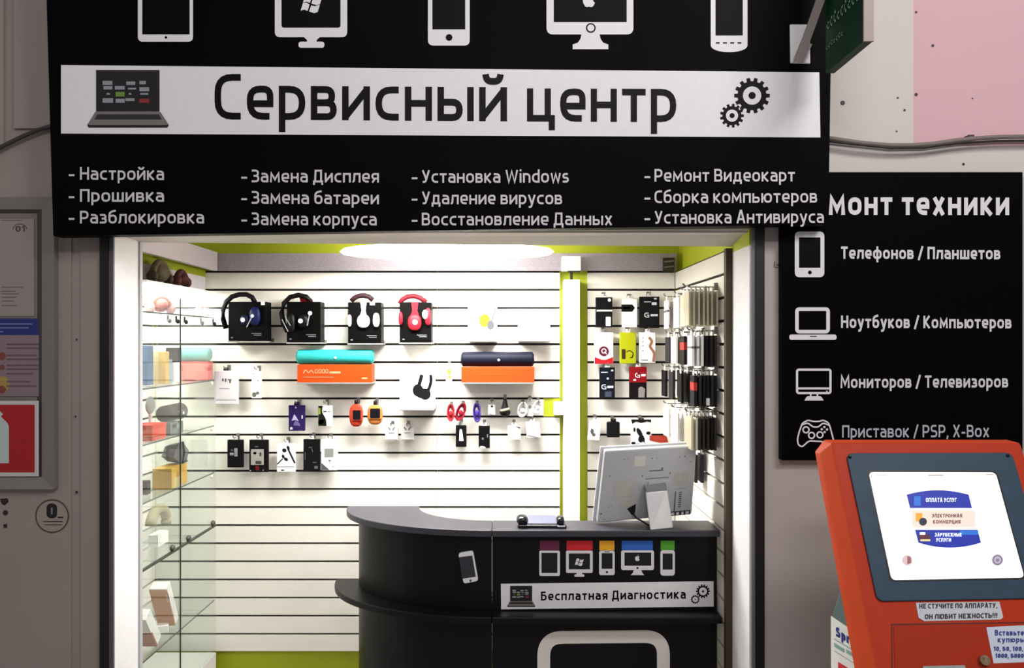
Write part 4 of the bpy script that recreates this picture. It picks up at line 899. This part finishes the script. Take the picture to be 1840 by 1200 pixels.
def watch(label, cx, cy, w_, h_, col, scr):
    d = 3.735; t_ = thing('smartwatch', label, 'watch', P(cx, cy+h_/2, d), 'bright watches in the third row')
    k = d/FPX
    path = [P(cx+w_*.42*math.sin(a_), cy-h_*.5*math.cos(a_), d+.012) for a_ in [2*math.pi*i/20 for i in range(20)]]
    MB().ell(P(cx, cy, d+.008), w_*k*.52, .012, h_*k*.5, 20, 12, p=.75).build('strap', M(col, .45), t_, smooth=True)
    x0, y0, x1, y1 = scr
    pbox('dial', x0-2, y0-2, x1+2, y1+2, d-.008, .014, M(col, .35), t_, .003)
    decal('dial_screen', flat(d-.008), [R(x0, y0, x1, y1, 2)], M('0E0F16', .15), t_, .0008)
    pbox('hang_tab', cx-3, cy-h_/2-7, cx+3, cy-h_/2+4, d+.006, .002, M('2A1A1C', .4), t_, 0)
    hook(P(cx, 0, d).x, WALL-.004, P(0, cy-h_/2-4, d).z, 'small wire hook holding the ' + label.split(' hanging')[0])
watch('red orange smartwatch hanging in the third row', 640, 746, 24, 41, 'E2482E', (634, 737, 648, 754))
watch('light orange smartwatch hanging right of the red one', 674, 745, 27, 36, 'EC9148', (665, 734, 683, 751))
def coil(label, cx, cy, rx, ry, col, lean=0., d=3.745, n=3, r=.0035, cat='cable', hk=True):
    t_ = thing('charging_cable', label, cat, P(cx, cy+ry, d), 'coiled cables on the back wall')
    pts = []
    for i in range(n*18):
        a_ = 2*math.pi*i/18; k = 1-.16*(i//18)
        x = rx*k*math.cos(a_); y = ry*k*math.sin(a_)
        pts.append(P(cx+x*math.cos(lean)-y*math.sin(lean), cy+x*math.sin(lean)+y*math.cos(lean), d+.004*(i//18)))
    MB().tube(pts, r, 8).build('coil', M(col, .4), t_, smooth=True)
    MB().ell(P(cx, cy+ry*.1, d-.002), rx*.55*d/FPX, .006, ry*.35*d/FPX, 12, 8).build('cable_tie', M(col, .5), t_, smooth=True)
    if hk: hook(P(cx+ry*.5*lean, 0, d).x, WALL-.004, P(0, cy-ry+3, d).z, 'small wire hook holding the ' + ' '.join(label.split()[:8]))
coil('bright red coiled cable left of the darker red one', 810, 741, 6, 15, 'E0303C', 0)
coil('dark red coiled cable hanging above a black pack', 828, 740, 7.5, 16, 'A81E34', .35)
coil('violet blue coiled cable in the third row', 857, 741, 6, 17, '4A3A9C', -.05)
pack('accessory_pack', 'small white pointed pack right of the violet cable', 'accessory', 877, 727, 890, 745, 'F0EFEC', decos=[('print', [circ(884, 730, 2)], '3A3A40'), ('lower_print', [L_(880, 743, 886, 746)[0]], '8A8A8C')])
t_ = thing('bulb_speaker', 'black bulb shaped gadget with a pale band in the third row', 'gadget', P(908, 748, 3.74), 'hanging packs on the back wall')
MB().tube([P(907.5, y, 3.745) for y in (717, 722, 729, 735, 741, 745, 748)], [r_*PXB for r_ in (2.5, 4, 5.5, 8, 10, 8.5, 4)], 18).build('body', M('121212', .35), t_, smooth=True)
MB().tube([P(907, 733.5, 3.745), P(908, 738, 3.745)], [8.6*PXB, 10*PXB], 18).build('band', M('B9B49A', .4), t_, smooth=True)
hook(P(907.5, 0, 3.745).x, WALL-.004, P(0, 716, 3.745).z, 'small wire hook holding the black bulb shaped gadget')
coil('white coiled cable in the third row, left of two', 939, 736, 8, 13, 'DCDBD6', .2)
coil('white coiled cable at the right end of the third row', 966, 731, 7, 12, 'E6E6EA', .3)
pack('accessory_pack', 'white clear pack between the two white cables', 'accessory', 947, 722, 958, 748, 'DDDDDA', decos=[('print', [circ(952, 731, 3)], 'A3A39E')])
def airbud(label, x0):
    pack('earbud_card', label, 'earphones', x0, 768, x0+23, 791, 'F1F0EC', .018, decos=[('earbud_picture', stroke(rounded([(x0+5, 767.5), (x0+8, 769.5, 2), (x0+9, 773)]), 2) + stroke(rounded([(x0+18, 767.5), (x0+15, 769.5, 2), (x0+14, 773)]), 2), '8A8A88'), ('print', [R(x0+6, 777, x0+17, 778.2)], 'B2B2AE'), ('lower_edge', [R(x0+1, 789, x0+22, 791)], 'B5B4AE')])
airbud('white earbud card, left of the pair above the bottom rows', 692); airbud('white earbud card, right of the pair above the bottom rows', 720.5)
pack('cable_pack', 'black pack with a white slot under the dark red cable', 'accessory', 819, 764, 838, 803, '101012', decos=[('white_slot', [rounded([(826, 771, 1), (830, 771, 1), (833, 792, 1), (825, 792, 1)], True)], 'E9E9E6')])
pack('cable_pack', 'black pack with a white lower corner under the violet cable', 'accessory', 860, 765, 880, 805, '0E0E10', decos=[('white_corner', [rounded([(860.5, 804), (864, 801, 3), (871, 802, 3), (873, 805)], True)], 'E6E6E4'), ('print', [R(875, 780, 877, 786), R(866, 786, 869, 790)], '8D8D90')], skewx=0)
pack('accessory_pack', 'white leaning card with a dark top corner under the bulb gadget', 'accessory', 912, 765, 935, 790, 'F3F2F0', decos=[('dark_corner', [[Vector(p) for p in ((926, 765.5), (934.5, 771), (934.5, 767))]], '5A5A5C')], skewx=1)
pack('accessory_pack', 'grey tilted clear bag at the right of the fourth row', 'accessory', 944, 758, 969, 787, 'CFCFD0', .02, skewx=3, decos=[('fold', L_(948, 782, 968, 786, 2), '9C9C9C')])
# bottom row
pack('phone_battery_pack', 'black pack with two grey pictures, leftmost of the bottom row', 'accessory', 408, 790, 437, 840, '0D0D0F', decos=[('picture', [R(421, 805, 427, 820), R(413, 813, 420, 818)], 'A4A4A8'), ('picture_shade', [R(415, 807, 419, 811)], '5A5A60')], r=.004)
pack('earphone_pack', 'black pack with a clear window and red mark in the bottom row', 'earphones', 447.5, 790, 482, 848.5, '100D0E', decos=[('window', [R(450+1, 807, 474, 835, 1)], 'B9B7B0'), ('earphones_in_window', [elp(458, 814, 3, 2.4), elp(468, 816, 2, 4), R(459, 828, 470, 834, 2)], '4A4846'), ('red_mark', [R(459, 837, 466, 845)], '7A1A1E'), ('print', [circ(450, 845.5, 1.4, 8), circ(473, 844.5, 1.4, 8), R(458, 801.5, 464, 803)], '8A8A8C')], r=.004)
pack('earphone_pack', 'white pack with a black earphone picture in the bottom row', 'earphones', 497.5, 797, 530, 848, 'F0F0EE', decos=[('earphone_picture', [elp(511, 809, 4, 3.4, 14, .4), elp(518, 805, 2.5, 4.5, 14, -.3), elp(514, 825, 4, 2.8, 14, .6), elp(509, 820, 2.4, 3.6, 14, -.4)] + L_(518, 807, 530, 832, 3) + L_(508, 824, 498, 834, 2.2), '1A1A1C'), ('lower_stripe', [R(498, 838, 530, 839)], '9A9A9A'), ('print', [R(505, 843.5, 511, 845.5)], '3A3A3C')])
pack('earphone_pack', 'black pack with small grey print, fourth in the bottom row', 'earphones', 545, 789, 574.5, 846, '0E0E0F', decos=[('print', [R(555, 803, 561, 804.5), L_(560, 806, 562, 812, 1.4)[0], R(562, 830, 569, 831.5), R(565, 837, 571, 842), R(548, 812, 549, 826)], '75757A')])
pack('earphone_pack', 'white pack with a grey square, rightmost of the bottom row', 'earphones', 577, 790, 606, 845, 'EFEFEC', decos=[('grey_square', [R(583, 806, 599.5, 821)], 'A2A49E'), ('dark_corner', [[Vector(p) for p in ((577.5, 831), (592, 844), (577.5, 844))]], '6A6A6C'), ('print', [R(590, 826, 595, 828), R(592, 828, 593, 831), R(596, 838, 600, 839)], '8C8C8C')])
# right section of the back wall
pack('phone_case_pack', 'black pack with a white strip, left of the top row beyond the post', 'accessory', 1070.5, 534, 1100.5, 588, '0E0E10', decos=[('white_strip', [R(1072, 556.5, 1100, 559.5)], 'C9C9C6'), ('badge', [circ(1095, 539, 3), R(1088.5, 569, 1097.5, 585.5, 1)], 'D0D0D0'), ('badge_mark', L_(1091, 573, 1094, 582, 1.5), '3A3A3C')])
pack('price_card', 'white card with a black arrow tag in the top row beyond the post', 'accessory', 1118, 537, 1145, 588, 'EAE8E6', decos=[('black_arrow', [rounded([(1116.5, 547), (1136, 547), (1141, 553), (1136, 560), (1116.5, 560)], True)], '121214'), ('print', [R(1120, 551, 1133, 555)], '8E8E90')])
def gmark(x, y, s): return stroke(rounded([(x+4*s, y-4*s), (x-4*s, y-4*s, 4*s), (x-4*s, y+4*s, 4*s), (x+4*s, y+4*s), (x+4*s, y), (x, y)]), 1.8*s)
pack('flash_drive_pack', 'large black pack with a white ring mark, right of the top row beyond the post', 'accessory', 1149, 533, 1185, 589, '0D0E12', decos=[('print', gmark(1162, 566, .9) + [R(1169, 564.5, 1182, 568), R(1157, 541.5, 1170, 543), R(1171, 543, 1180, 548, 1), R(1175, 535, 1180, 538, 1)], 'C4C6CC')])
pack('headset_pack', 'white pack with a dark ring emblem and red foot beyond the post', 'accessory', 1068, 597, 1102, 654, 'EFE6EA', decos=[('ring_emblem', [circ(1085, 631, 9)], '6A2236'), ('emblem_letter', ringpoly(1085, 630.5, 4.6, 3) + L_(1086, 632, 1090, 636, 1.6), 'EADFE4'), ('red_foot', [rounded([(1068.5, 641), (1085, 648, 12), (1101.5, 641), (1101.5, 653.5), (1068.5, 653.5)], True)], 'D2242C')], tabcol='8A8688')
pack('cable_pack', 'lime yellow pack with a dark picture in the second row beyond the post', 'accessory', 1114, 597, 1143, 653, 'CDD41C', decos=[('dark_picture', [R(1117, 627, 1124, 645, 2)] + stroke(rounded([(1126, 632), (1131, 629, 3), (1138, 634, 3), (1136, 643, 3), (1132, 642)]), 1.8), '4A3A12')])
pack('cable_pack', 'white pack with a coppery cable picture in the second row beyond the post', 'accessory', 1149, 597, 1178, 652, 'EEE9EC', decos=[('cable_picture', stroke(rounded([(1166, 606), (1172, 613, 4), (1167, 622, 4), (1176, 634, 5), (1174, 650)]), 4.5), 'C98A6A'), ('print', [circ(1155, y_, 1.2, 8) for y_ in (607, 614, 621, 630)] + [R(1152, 646, 1164, 647.6)], '9A94A4')])
pack('flash_drive_pack', 'dark navy pack with a white round mark in the third row beyond the post', 'accessory', 1077.5, 660, 1105, 715.5, '10141E', decos=[('print', gmark(1085, 695, .9) + [R(1091, 693, 1102, 697), R(1080, 668, 1092, 669.5), R(1098, 664, 1102, 667), circ(1092, 680, 2)], 'B9BECA'), ('picture', [R(1087, 703, 1099, 713, 2)], '4E5568')])
pack('flash_drive_pack', 'red and black pack with a white round mark in the third row beyond the post', 'accessory', 1131, 659, 1162, 715.5, '120C0E', decos=[('red_top', [R(1131, 659, 1162, 687)], 'A81420'), ('print', gmark(1145.5, 674, .9) + [R(1152, 672, 1160, 676), R(1138, 681, 1143, 684)], 'EADCDC'), ('picture', [rounded([(1147, 697, 2), (1152, 694, 2), (1159, 698, 2), (1158, 714), (1147, 714)], True)], 'B2A6A6')])
pack('accessory_pack', 'white tilted pack with a grey picture low beside the post', 'accessory', 1059, 756, 1081, 791, 'E9E8E6', skewx=-4, decos=[('picture', [elp(1064, 775, 3, 5), elp(1067, 781, 3, 3)], '6E6E70')])
t_ = pack('phone_holder', 'black square gadget on a stem low beyond the post', 'gadget', 1091, 758, 1114, 786, '0C0C0D', .03, d=3.74, tabcol='0C0C0D', r=.006)
pack('patterned_case', 'black and white patterned case hanging above the monitor', 'accessory', 1134, 757, 1171, 803, 'EDEDEC', .02, d=3.745, r=.008, decos=[('black_pattern', [rounded([(1134, 753.5), (1170, 753.5), (1170, 759, 2), (1162, 757, 2), (1152, 760, 2), (1142, 757, 2), (1136, 762, 2)], True), elp(1149, 777, 4, 9, 16, -.5), elp(1152, 788, 5, 7, 16, .3), elp(1165, 778, 4, 3), elp(1160, 791, 5, 5, 12), elp(1138, 796, 4, 2.4), elp(1146, 800, 6, 3, 12), elp(1140, 772, 2, 4)], '141416')], tabcol='202022')
t_ = thing('accessory_box', 'small white box with a red top standing behind the monitor', 'box', P(1185, 806, 3.6))
pbox('box', 1164, 787, 1200, 830, 3.60, .08, M('EFEFEF', .45), t_, .002); shelf(1164, 1200, 830, 'shelf under the small red and white box behind the monitor', 3.60)
decal('red_top', flat(3.60), [[Vector(p) for p in ((1167, 782.5), (1198, 782.5), (1202, 801), (1188, 796), (1167, 791))]], M('E0503E', .5), t_, .001)
decal('picture', flat(3.60), [elp(1178, 802, 5, 5)], M('9A9690', .5), t_, .0012)

# ------------------------------------------------------------------ 10. dense rows of packs on the right wall
FILM = filmmat('D6D0BC', .75, 'cloudy_film'); FILMB = filmmat('C9C2A6', .8, 'yellowed_film')
pk_cache = {}
def rpack(col, w_, h_, th, deco):
    key = (col, w_, h_, th, deco)
    if key in pk_cache: return pk_cache[key]
    return None
ORD = ['outermost', 'second from the tip', 'third from the tip', 'fourth from the tip', 'fifth from the tip', 'sixth from the tip', 'seventh from the tip', 'eighth from the tip']
def row(rowname, kind, cat, hooks, w_, h_, th, ztop):
    """hooks: (place words, depth of the pack's near edge, [colours from tip to wall], x of the outermost pack)"""
    for place, d, cols, xs in hooks:
        hk = hook(XR-.0045, d+w_/2, ztop+.006, f'long wire hook in the {rowname} row of the right wall, {place}', -math.pi/2, f'wire hooks of the right wall', max(.9, (XR-xs+.004)/.066))
        step = (XR-.016-xs)/max(1, len(cols)-1) if len(cols) > 1 else 0
        for i, c in enumerate(cols):
            x = xs+step*i
            colname, mat, dec = CN[c]
            lab = f'{colname} {kind}, {rowname} row of right wall, {place}, {ORD[i]}'
            key = (kind, c, w_, h_, th)
            if key not in pk_cache:
                t_ = thing(kind.replace(' ', '_'), lab, cat, (x, d+w_/2, ztop-h_), f'{kind}s in rows on the right wall')
                MB().box(x-th/2, x+th/2, d, d+w_, ztop-h_, ztop-.012).build('sleeve', mat, t_, .0015)
                MB().box(x-.0006, x+.0006, d+w_/2-.014, d+w_/2+.014, ztop-.012, ztop+.012).build('hang_tab', M('E4E2DE', .4), t_)
                if dec:
                    (u0, v0, u1, v1), dc = dec
                    MB().box(x-th/2-.0012, x+th/2+.0005, d-.0008, d+w_*u1, ztop-.012-(h_-.012)*v1, ztop-.012-(h_-.012)*v0).build('insert_label', M(dc, .5), t_)
                pk_cache[key] = t_
                pk_cache[key+('h',)] = random.random()
            else:
                s_ = pk_cache[key]; t_ = s_.copy(); COL.objects.link(t_)
                for ch in list(s_.children):
                    c_ = ch.copy(); COL.objects.link(c_); c_.parent = t_
                t_.location = (x, d+w_/2, ztop-h_); t_['label'] = lab
            t_.rotation_euler = (0, 0, random.uniform(-.05, .05))
CN = {'w': ('white', M('ECEAE6', .35), None), 'f': ('cloudy clear', FILM, None), 'y': ('yellowish clear', FILMB, None), 'b': ('black', M('17161A', .3), None),
      'g': ('dark grey', M('37373B', .35), None), 'r': ('black and red', M('1B1A1E', .3), ((0, .22, .9, .48), 'D8443C')), 'p': ('white printed', M('EFEDEA', .35), ((0, .35, .95, .42), '8C8A90')),
      'o': ('dark olive', M('3E3A2E', .4), None), 't': ('black tagged', M('1A1A1D', .3), ((0, .72, .5, .95), 'DEDEDE'))}
near, midn, midf, far_ = 'nearest hook', 'second hook', 'third hook', 'farthest hook'
row('top', 'film pack', 'accessory', [(far_, 3.60, ['p', 'w', 'w'], .735), (midf, 3.38, ['w', 'p', 'w'], .735), (midn, 3.16, ['f', 'f', 'f', 'w'], .715), (near, 2.99, ['y', 'y', 'f', 'y', 'y', 'y', 'y'], .69)], .105, .142, .007, P(0, 517, 3.0).z)
row('second', 'slim case', 'phone case', [(far_, 3.62, ['g', 'b', 'w'], .745), (midf, 3.42, ['w', 'b', 'r'], .73), (midn, 3.20, ['r', 'p', 'w'], .72), (near, 3.0, ['p', 'p', 'w', 'b', 'g', 'o'], .705)], .085, .128, .010, P(0, 597, 3.0).z)
row('third', 'phone case', 'phone case', [(far_, 3.58, ['b', 't', 'b'], .72), (midf, 3.40, ['g', 'b', 't'], .715), (midn, 3.20, ['b', 'b', 'r', 'g'], .71), (near, 3.0, ['r', 'g', 'b', 't', 'g', 'b'], .715)], .085, .13, .011, P(0, 673, 3.0).z+.008)
row('fourth', 'film pouch', 'accessory', [(midf, 3.42, ['w', 'w', 'w'], .70), (midn, 3.20, ['w', 'w', 'y', 'y'], .69), (near, 3.0, ['y', 'f', 'o', 'o', 'o', 'b', 'o'], .70)], .11, .135, .009, P(0, 745, 3.0).z)
row('fifth', 'narrow pack', 'accessory', [(midn, 3.2, ['o', 'g'], .765)], .07, .125, .012, P(0, 812, 3.2).z)

# ------------------------------------------------------------------ 11. glass cabinet along the left wall
GX0, GX1, GY0, GY1 = -1.655, -1.366, 2.955, 3.745
t14 = thing('glass_display_cabinet', 'tall frameless glass cabinet of shelves along the left wall', 'display cabinet', (-1.51, 3.35, 0))
SHZ = [.60, .953, 1.20, 1.42, 1.633, 1.926]
EDGE = M('56625E', .3)
for i, z in enumerate(SHZ):
    s_ = Bx('glass_shelf', GX0, GX1-.008, GY0+.004, GY1-.004, z-.007, z-.0005, GLASS, t14)
    Bx('shelf_edge', GX1-.0079, GX1-.0065, GY0+.006, GY1-.006, z-.0066, z-.0006, EDGE, s_)
ymid = 1.36*FPX/(CX-327)
Bx('glass_door', GX1-.005, GX1, GY0, ymid, .35, 2.03, GLARE_GLASS, t14)
Bx('glass_door', GX1-.0049, GX1-.0001, ymid+.003, GY1, .35, 2.03, GLARE_GLASS, t14)
Bx('door_gap_strip', GX1-.004, GX1+.001, ymid-.001, ymid+.004, .35, 1.99, M('3A403E', .4), t14)
Bx('end_glass', GX0, GX1-.006, GY0-.006, GY0-.001, .35, 2.03, GLASS, t14)
Bx('end_glass', GX0, GX1-.006, GY1-.001, GY1+.004, .35, 2.03, GLASS, t14)
Bx('base_plinth', GX0, GX1, GY0, GY1, 0, .35, M('C9C7C6', .5), t14, .003)
Bx('top_panel', GX0, GX1+.035, GY0-.006, GY1+.004, 2.031, 2.038, M('F2F1EF', .4), t14)
Bx('light_strip', GX0+.02, GX1-.03, GY0+.02, GY1-.02, 2.021, 2.030, M('FFFDF8', .4, emit=22., noise=0), t14)
Bx('lower_rail', GX1-.006, GX1+.004, GY0, GY1-.01, .945, .952, M('4C4C46', .4), t14)
for yy in (ymid-.09, ymid+.075, GY1-.05):
    MB().ell((GX1+.004, yy, .968), .010, .016, .013, 14, 8).tube([(GX1+.002, yy, .955), (GX1+.002, yy, .968)], .005, 8).build('door_clamp', M('6E6E62', .35, .5), t14, smooth=True)
for z in SHZ[2:5]:
    MB().ell((GX1-.002, GY1-.05, z-.015), .006, .01, .009, 12, 6).build('shelf_pin', M('D8D8D4', .3, .4), t14, smooth=True)
def cd(px, X=-1.45): return -X*FPX/(CX-px)
def cabbox(name, label, cat, px, z, w_, dp, h_, col, X=-1.45, rot=0., parts=(), group='goods on the glass shelves'):
    d = cd(px, X)
    t_ = thing(name, label, cat, (X, d, z), group)
    MB().box(X-w_/2, X+w_/2, d-dp/2, d+dp/2, z+.0006, z+h_).build('carton', M(col, .5), t_, .0015)
    for nm, (a, b, c, e, f, g), cc in parts:
        MB().box(X-w_/2+w_*a-.0008, X-w_/2+w_*b+.0008, d-dp/2+dp*c-.0008, d-dp/2+dp*e+.0008, z+.0006+h_*f, z+h_*g+.0006).build(nm, M(cc, .5), t_)
    t_.rotation_euler = (0, 0, rot)
    return t_
def domehp(label, px, z, r, col, X=-1.46, inner='6A2A24', rot=.6):
    d = cd(px, X); t_ = thing('headphones', label, 'headphones', (X, d, z), 'headphones in the glass cabinet')
    c_ = Vector((X, d, z+.012))
    u = Vector((math.sin(rot)*.5, math.cos(rot), 0)).normalized()
    pts = [c_+u*(r*math.cos(a_))+Vector((0, 0, r*math.sin(a_)*1.0)) for a_ in [math.pi*i/16 for i in range(17)]]
    MB().tube(pts, .013, 10).build('headband', M(col, .35), t_, smooth=True)
    MB().ell(c_+u*r+Vector((0, 0, .012)), .022, .016, .024, 16, 10).build('ear_cup', M(inner, .4), t_, smooth=True)
    MB().ell(c_-u*r+Vector((0, 0, .012)), .022, .016, .024, 16, 10).build('ear_cup', M(inner, .4), t_, smooth=True)
    MB().ell(c_+Vector((0, 0, r*.42)), min(r*.72, .03), r*.72, r*.5, 18, 10).build('foam_former', M(col, .6), t_, smooth=True)
Bx('upper_back_panel', -1.425, -1.417, GY0, GY1, 2.0386, 2.115, M('CFC6CE', .5), t14)
Bx('green_strip', -1.425, -1.416, GY0, GY1, 2.115, 2.146, M('B9C624', .6), t14)
domehp('olive brown headphones on top of the glass cabinet', 288, 2.0386, .072, '64583E', -1.367, '3E3424', 0.)
domehp('dark red headphones on top of the cabinet behind the brown ones', 326, 2.0386, .052, '52241E', -1.367, '5A2E2E', 0.)
domehp('reddish headphones on the lit upper shelf, nearer the entrance', 288, 1.9266, .06, 'A85A52', -1.46, 'B98A86')
domehp('pale pink headphones on the lit upper shelf, near the back', 370, 1.9266, .055, 'C9A9A6', -1.45, 'D8C4C2')
for i, (px, lab) in enumerate(((303, 'grey clip under the lit shelf, first from the entrance'), (318, 'black clip under the lit shelf, second from the entrance'), (333, 'black clip under the lit shelf, third from the entrance'), (362, 'grey clip under the lit shelf, fourth from the entrance'), (384, 'black clip under the lit shelf, nearest the back'))):
    d = cd(px, GX1+.006)
    t_ = thing('shelf_clip', lab, 'clip', (GX1, d, 1.90), 'small clips under the lit shelf')
    cc = M('2A2A2C' if 'black' in lab else '8E8E8C', .4)
    MB().box(GX1+.0008, GX1+.005, d-.006, d+.006, 1.890, 1.916).build('plate', cc, t_, .001)
    MB().ell((GX1+.010, d, 1.893), .007, .013, .010, 12, 8).build('knob', cc, t_, smooth=True)
z5 = 1.6336
cabbox('product_box', 'slim blue box at the near end of the upper glass shelf', 'box', 264, z5, .03, .05, .16, '5E7FA8', -1.45)
cabbox('product_box', 'pale yellow tall box on the upper glass shelf', 'box', 290, z5, .05, .035, .135, 'E8C070', -1.43, parts=[('pale_side', (0, .4, 0, 1, 0, 1), 'F0DCA8')])
cabbox('product_box', 'pale blue box behind the yellow box on the upper shelf', 'box', 301, z5, .03, .03, .10, '9FB2C4', -1.45)
cabbox('product_box', 'white box with a black top on the upper glass shelf', 'box', 312, z5, .05, .035, .15, 'F0F0F0', -1.44, parts=[('black_top', (0, 1, 0, 1, .58, 1), '1A1A1E')])
cabbox('speaker_box', 'salmon pink speaker box at the back of the upper glass shelf', 'box', 349.5, z5, .15, .06, .085, 'E86A60', -1.452)
d = cd(349.5, -1.452); t_ = thing('cylinder_speaker', 'pale teal speaker lying on the salmon box in the cabinet', 'speaker', (-1.452, d, z5+.086), 'goods on the glass shelves')
MB().tube([(-1.525, d, z5+.086+.033), (-1.52, d, z5+.119), (-1.384, d, z5+.119), (-1.379, d, z5+.119)], [.028, .033, .033, .028], 24).build('body', M('6FB4AE', .6), t_, smooth=True)
t_ = thing('round_disc_speaker', 'grey round disc leaning low on the middle glass shelf', 'gadget', (-1.44, cd(270, -1.44), 1.4206), 'goods on the glass shelves')
MB().ell((-1.44, cd(270, -1.44), 1.4206+.132), .012, .036, .036, 24, 12).build('disc', M('9AA09C', .5), t_, smooth=True)
MB().box(-1.445, -1.435, cd(270, -1.44)-.006, cd(270, -1.44)+.006, 1.4206, 1.53).build('stand', M('B9BCBA', .4), t_)
z4 = 1.4206
cabbox('product_box', 'bright orange box at the near end of the middle glass shelf', 'box', 268, z4, .08, .13, .062, 'F0593A', -1.42, parts=[('red_lid', (0, 1, 0, 1, .74, 1), 'E8341A'), ('dark_line', (0, 1, 0, .6, .22, .27), 'A8281A')])
d = cd(309, -1.42); cabbox('product_box', 'grey green box under the black round speaker', 'box', 303, z4, .07, .13, .052, '6A7A78', -1.42, parts=[('dark_print', (.9, 1, .15, .45, .55, .85), '24282A'), ('pale_print', (.9, 1, .5, .75, .5, .8), '9AAAA8')])
t_ = thing('cylinder_speaker', 'black barrel speaker lying on a grey box in the cabinet', 'speaker', (-1.42, d, z4+.053), 'goods on the glass shelves')
yy = d; zc = z4+.053+.036
MB().tube([(-1.42, yy-.085, zc), (-1.42, yy-.08, zc), (-1.42, yy+.08, zc), (-1.42, yy+.09, zc)], [.028, .034, .036, .03], 24).build('body', M('17181A', .4), t_, smooth=True)
MB().tube([(-1.383, yy-.04, zc+.006), (-1.383, yy+.05, zc+.006)], .004, 8).build('grey_trim', M('6A6C70', .4), t_)
MB().ell((-1.383, yy+.03, zc-.004), .003, .007, .007, 10, 6).build('badge', M('E6E6E6', .4), t_)
z3 = 1.2006
cabbox('product_box', 'deep yellow box under the dark faceted speaker', 'box', 306, z3, .08, .16, .085, 'F0C048', -1.42, parts=[('pale_front', (.9, 1, .1, .5, 0, .5), 'F2D98C'), ('ochre_arrow', (.9, 1, .3, .5, .5, .7), 'D8A030')])
d = cd(315, -1.42); t_ = thing('faceted_speaker', 'dark grey faceted speaker on top of the yellow box', 'speaker', (-1.42, d, z3+.086), 'goods on the glass shelves')
hexo = [(-.075, .038), (-.03, .088), (.018, .092), (.085, .045), (.06, .0), (.0, -.0)]
A = [Vector((-1.385, d+y, z3+.0866+z)) for y, z in hexo]; A = [v-Vector((.012, 0, 0)) for v in A]; B_ = [Vector((-1.455, d+y*.8, z3+.0866+.01+z*.75)) for y, z in hexo]
mb = MB().prism(A, B_); mb.build('body', M('55565A', .4), t_, .002)
cF = Vector((-1.388, d+.01, z3+.0866+.045))
MB().add([cF]+[v+Vector((.0012, 0, 0)) for v in A], [[0, i+1, (i+1) % 6+1] for i in range(6)]).build('facet_grille', M('6B6C70', .45), t_)
MB().tube([A[2]+Vector((.002, 0, 0)), cF+Vector((.002, 0, 0)), A[5]+Vector((.002, .01, .002)), A[4]+Vector((.002, 0, .003))], .005, 6).build('black_ridge', M('141416', .4), t_)
cabbox('gadget', 'small black gadget at the near end of the lower middle shelf', 'gadget', 261, z3, .03, .03, .055, '1C1C1E', -1.44)
z2 = .9536
t_ = thing('neck_pillow', 'pale beige curved cushion on the lower glass shelf', 'cushion', (-1.47, cd(285, -1.47), z2), 'goods on the glass shelves')
yy = cd(285, -1.47)
MB().tube([Vector((-1.47, yy+.075*math.cos(a_), z2+.09+.06*math.sin(a_))) for a_ in [math.pi*(i/12*1.1-.12) for i in range(13)]], .022, 12).build('cushion', M('CFC6A2', .8), t_, smooth=True)
MB().box(-1.49, -1.45, yy-.05, yy+.05, z2, z2+.05).build('stand', M('F0EFEC', .5), t_)
z1 = .6006
t_ = cabbox('product_box', 'white box with an orange side tilted on the bottom glass shelf', 'box', 303, z1+.025, .07, .045, .20, 'F4F2F0', -1.43, parts=[('orange_side', (0, 1, 0, .12, 0, .97), 'E8965A'), ('pale_mark', (.9, 1, 0, .13, .65, .85), 'F6D8B8')])
t_.rotation_euler = (.45, 0, 0)
t_ = cabbox('product_box', 'white and orange box leaning at the near end of the bottom shelf', 'box', 268, z1+.02, .08, .05, .17, 'F2F1EF', -1.42, parts=[('orange_side', (0, 1, 0, .12, 0, .5), 'DE7A4A')])
t_.rotation_euler = (.62, 0, 0)
cabbox('paper_bag', 'crumpled white packet lying on the bottom glass shelf', 'packet', 283, z1, .09, .08, .03, 'F6F5F3', -1.46, .3)
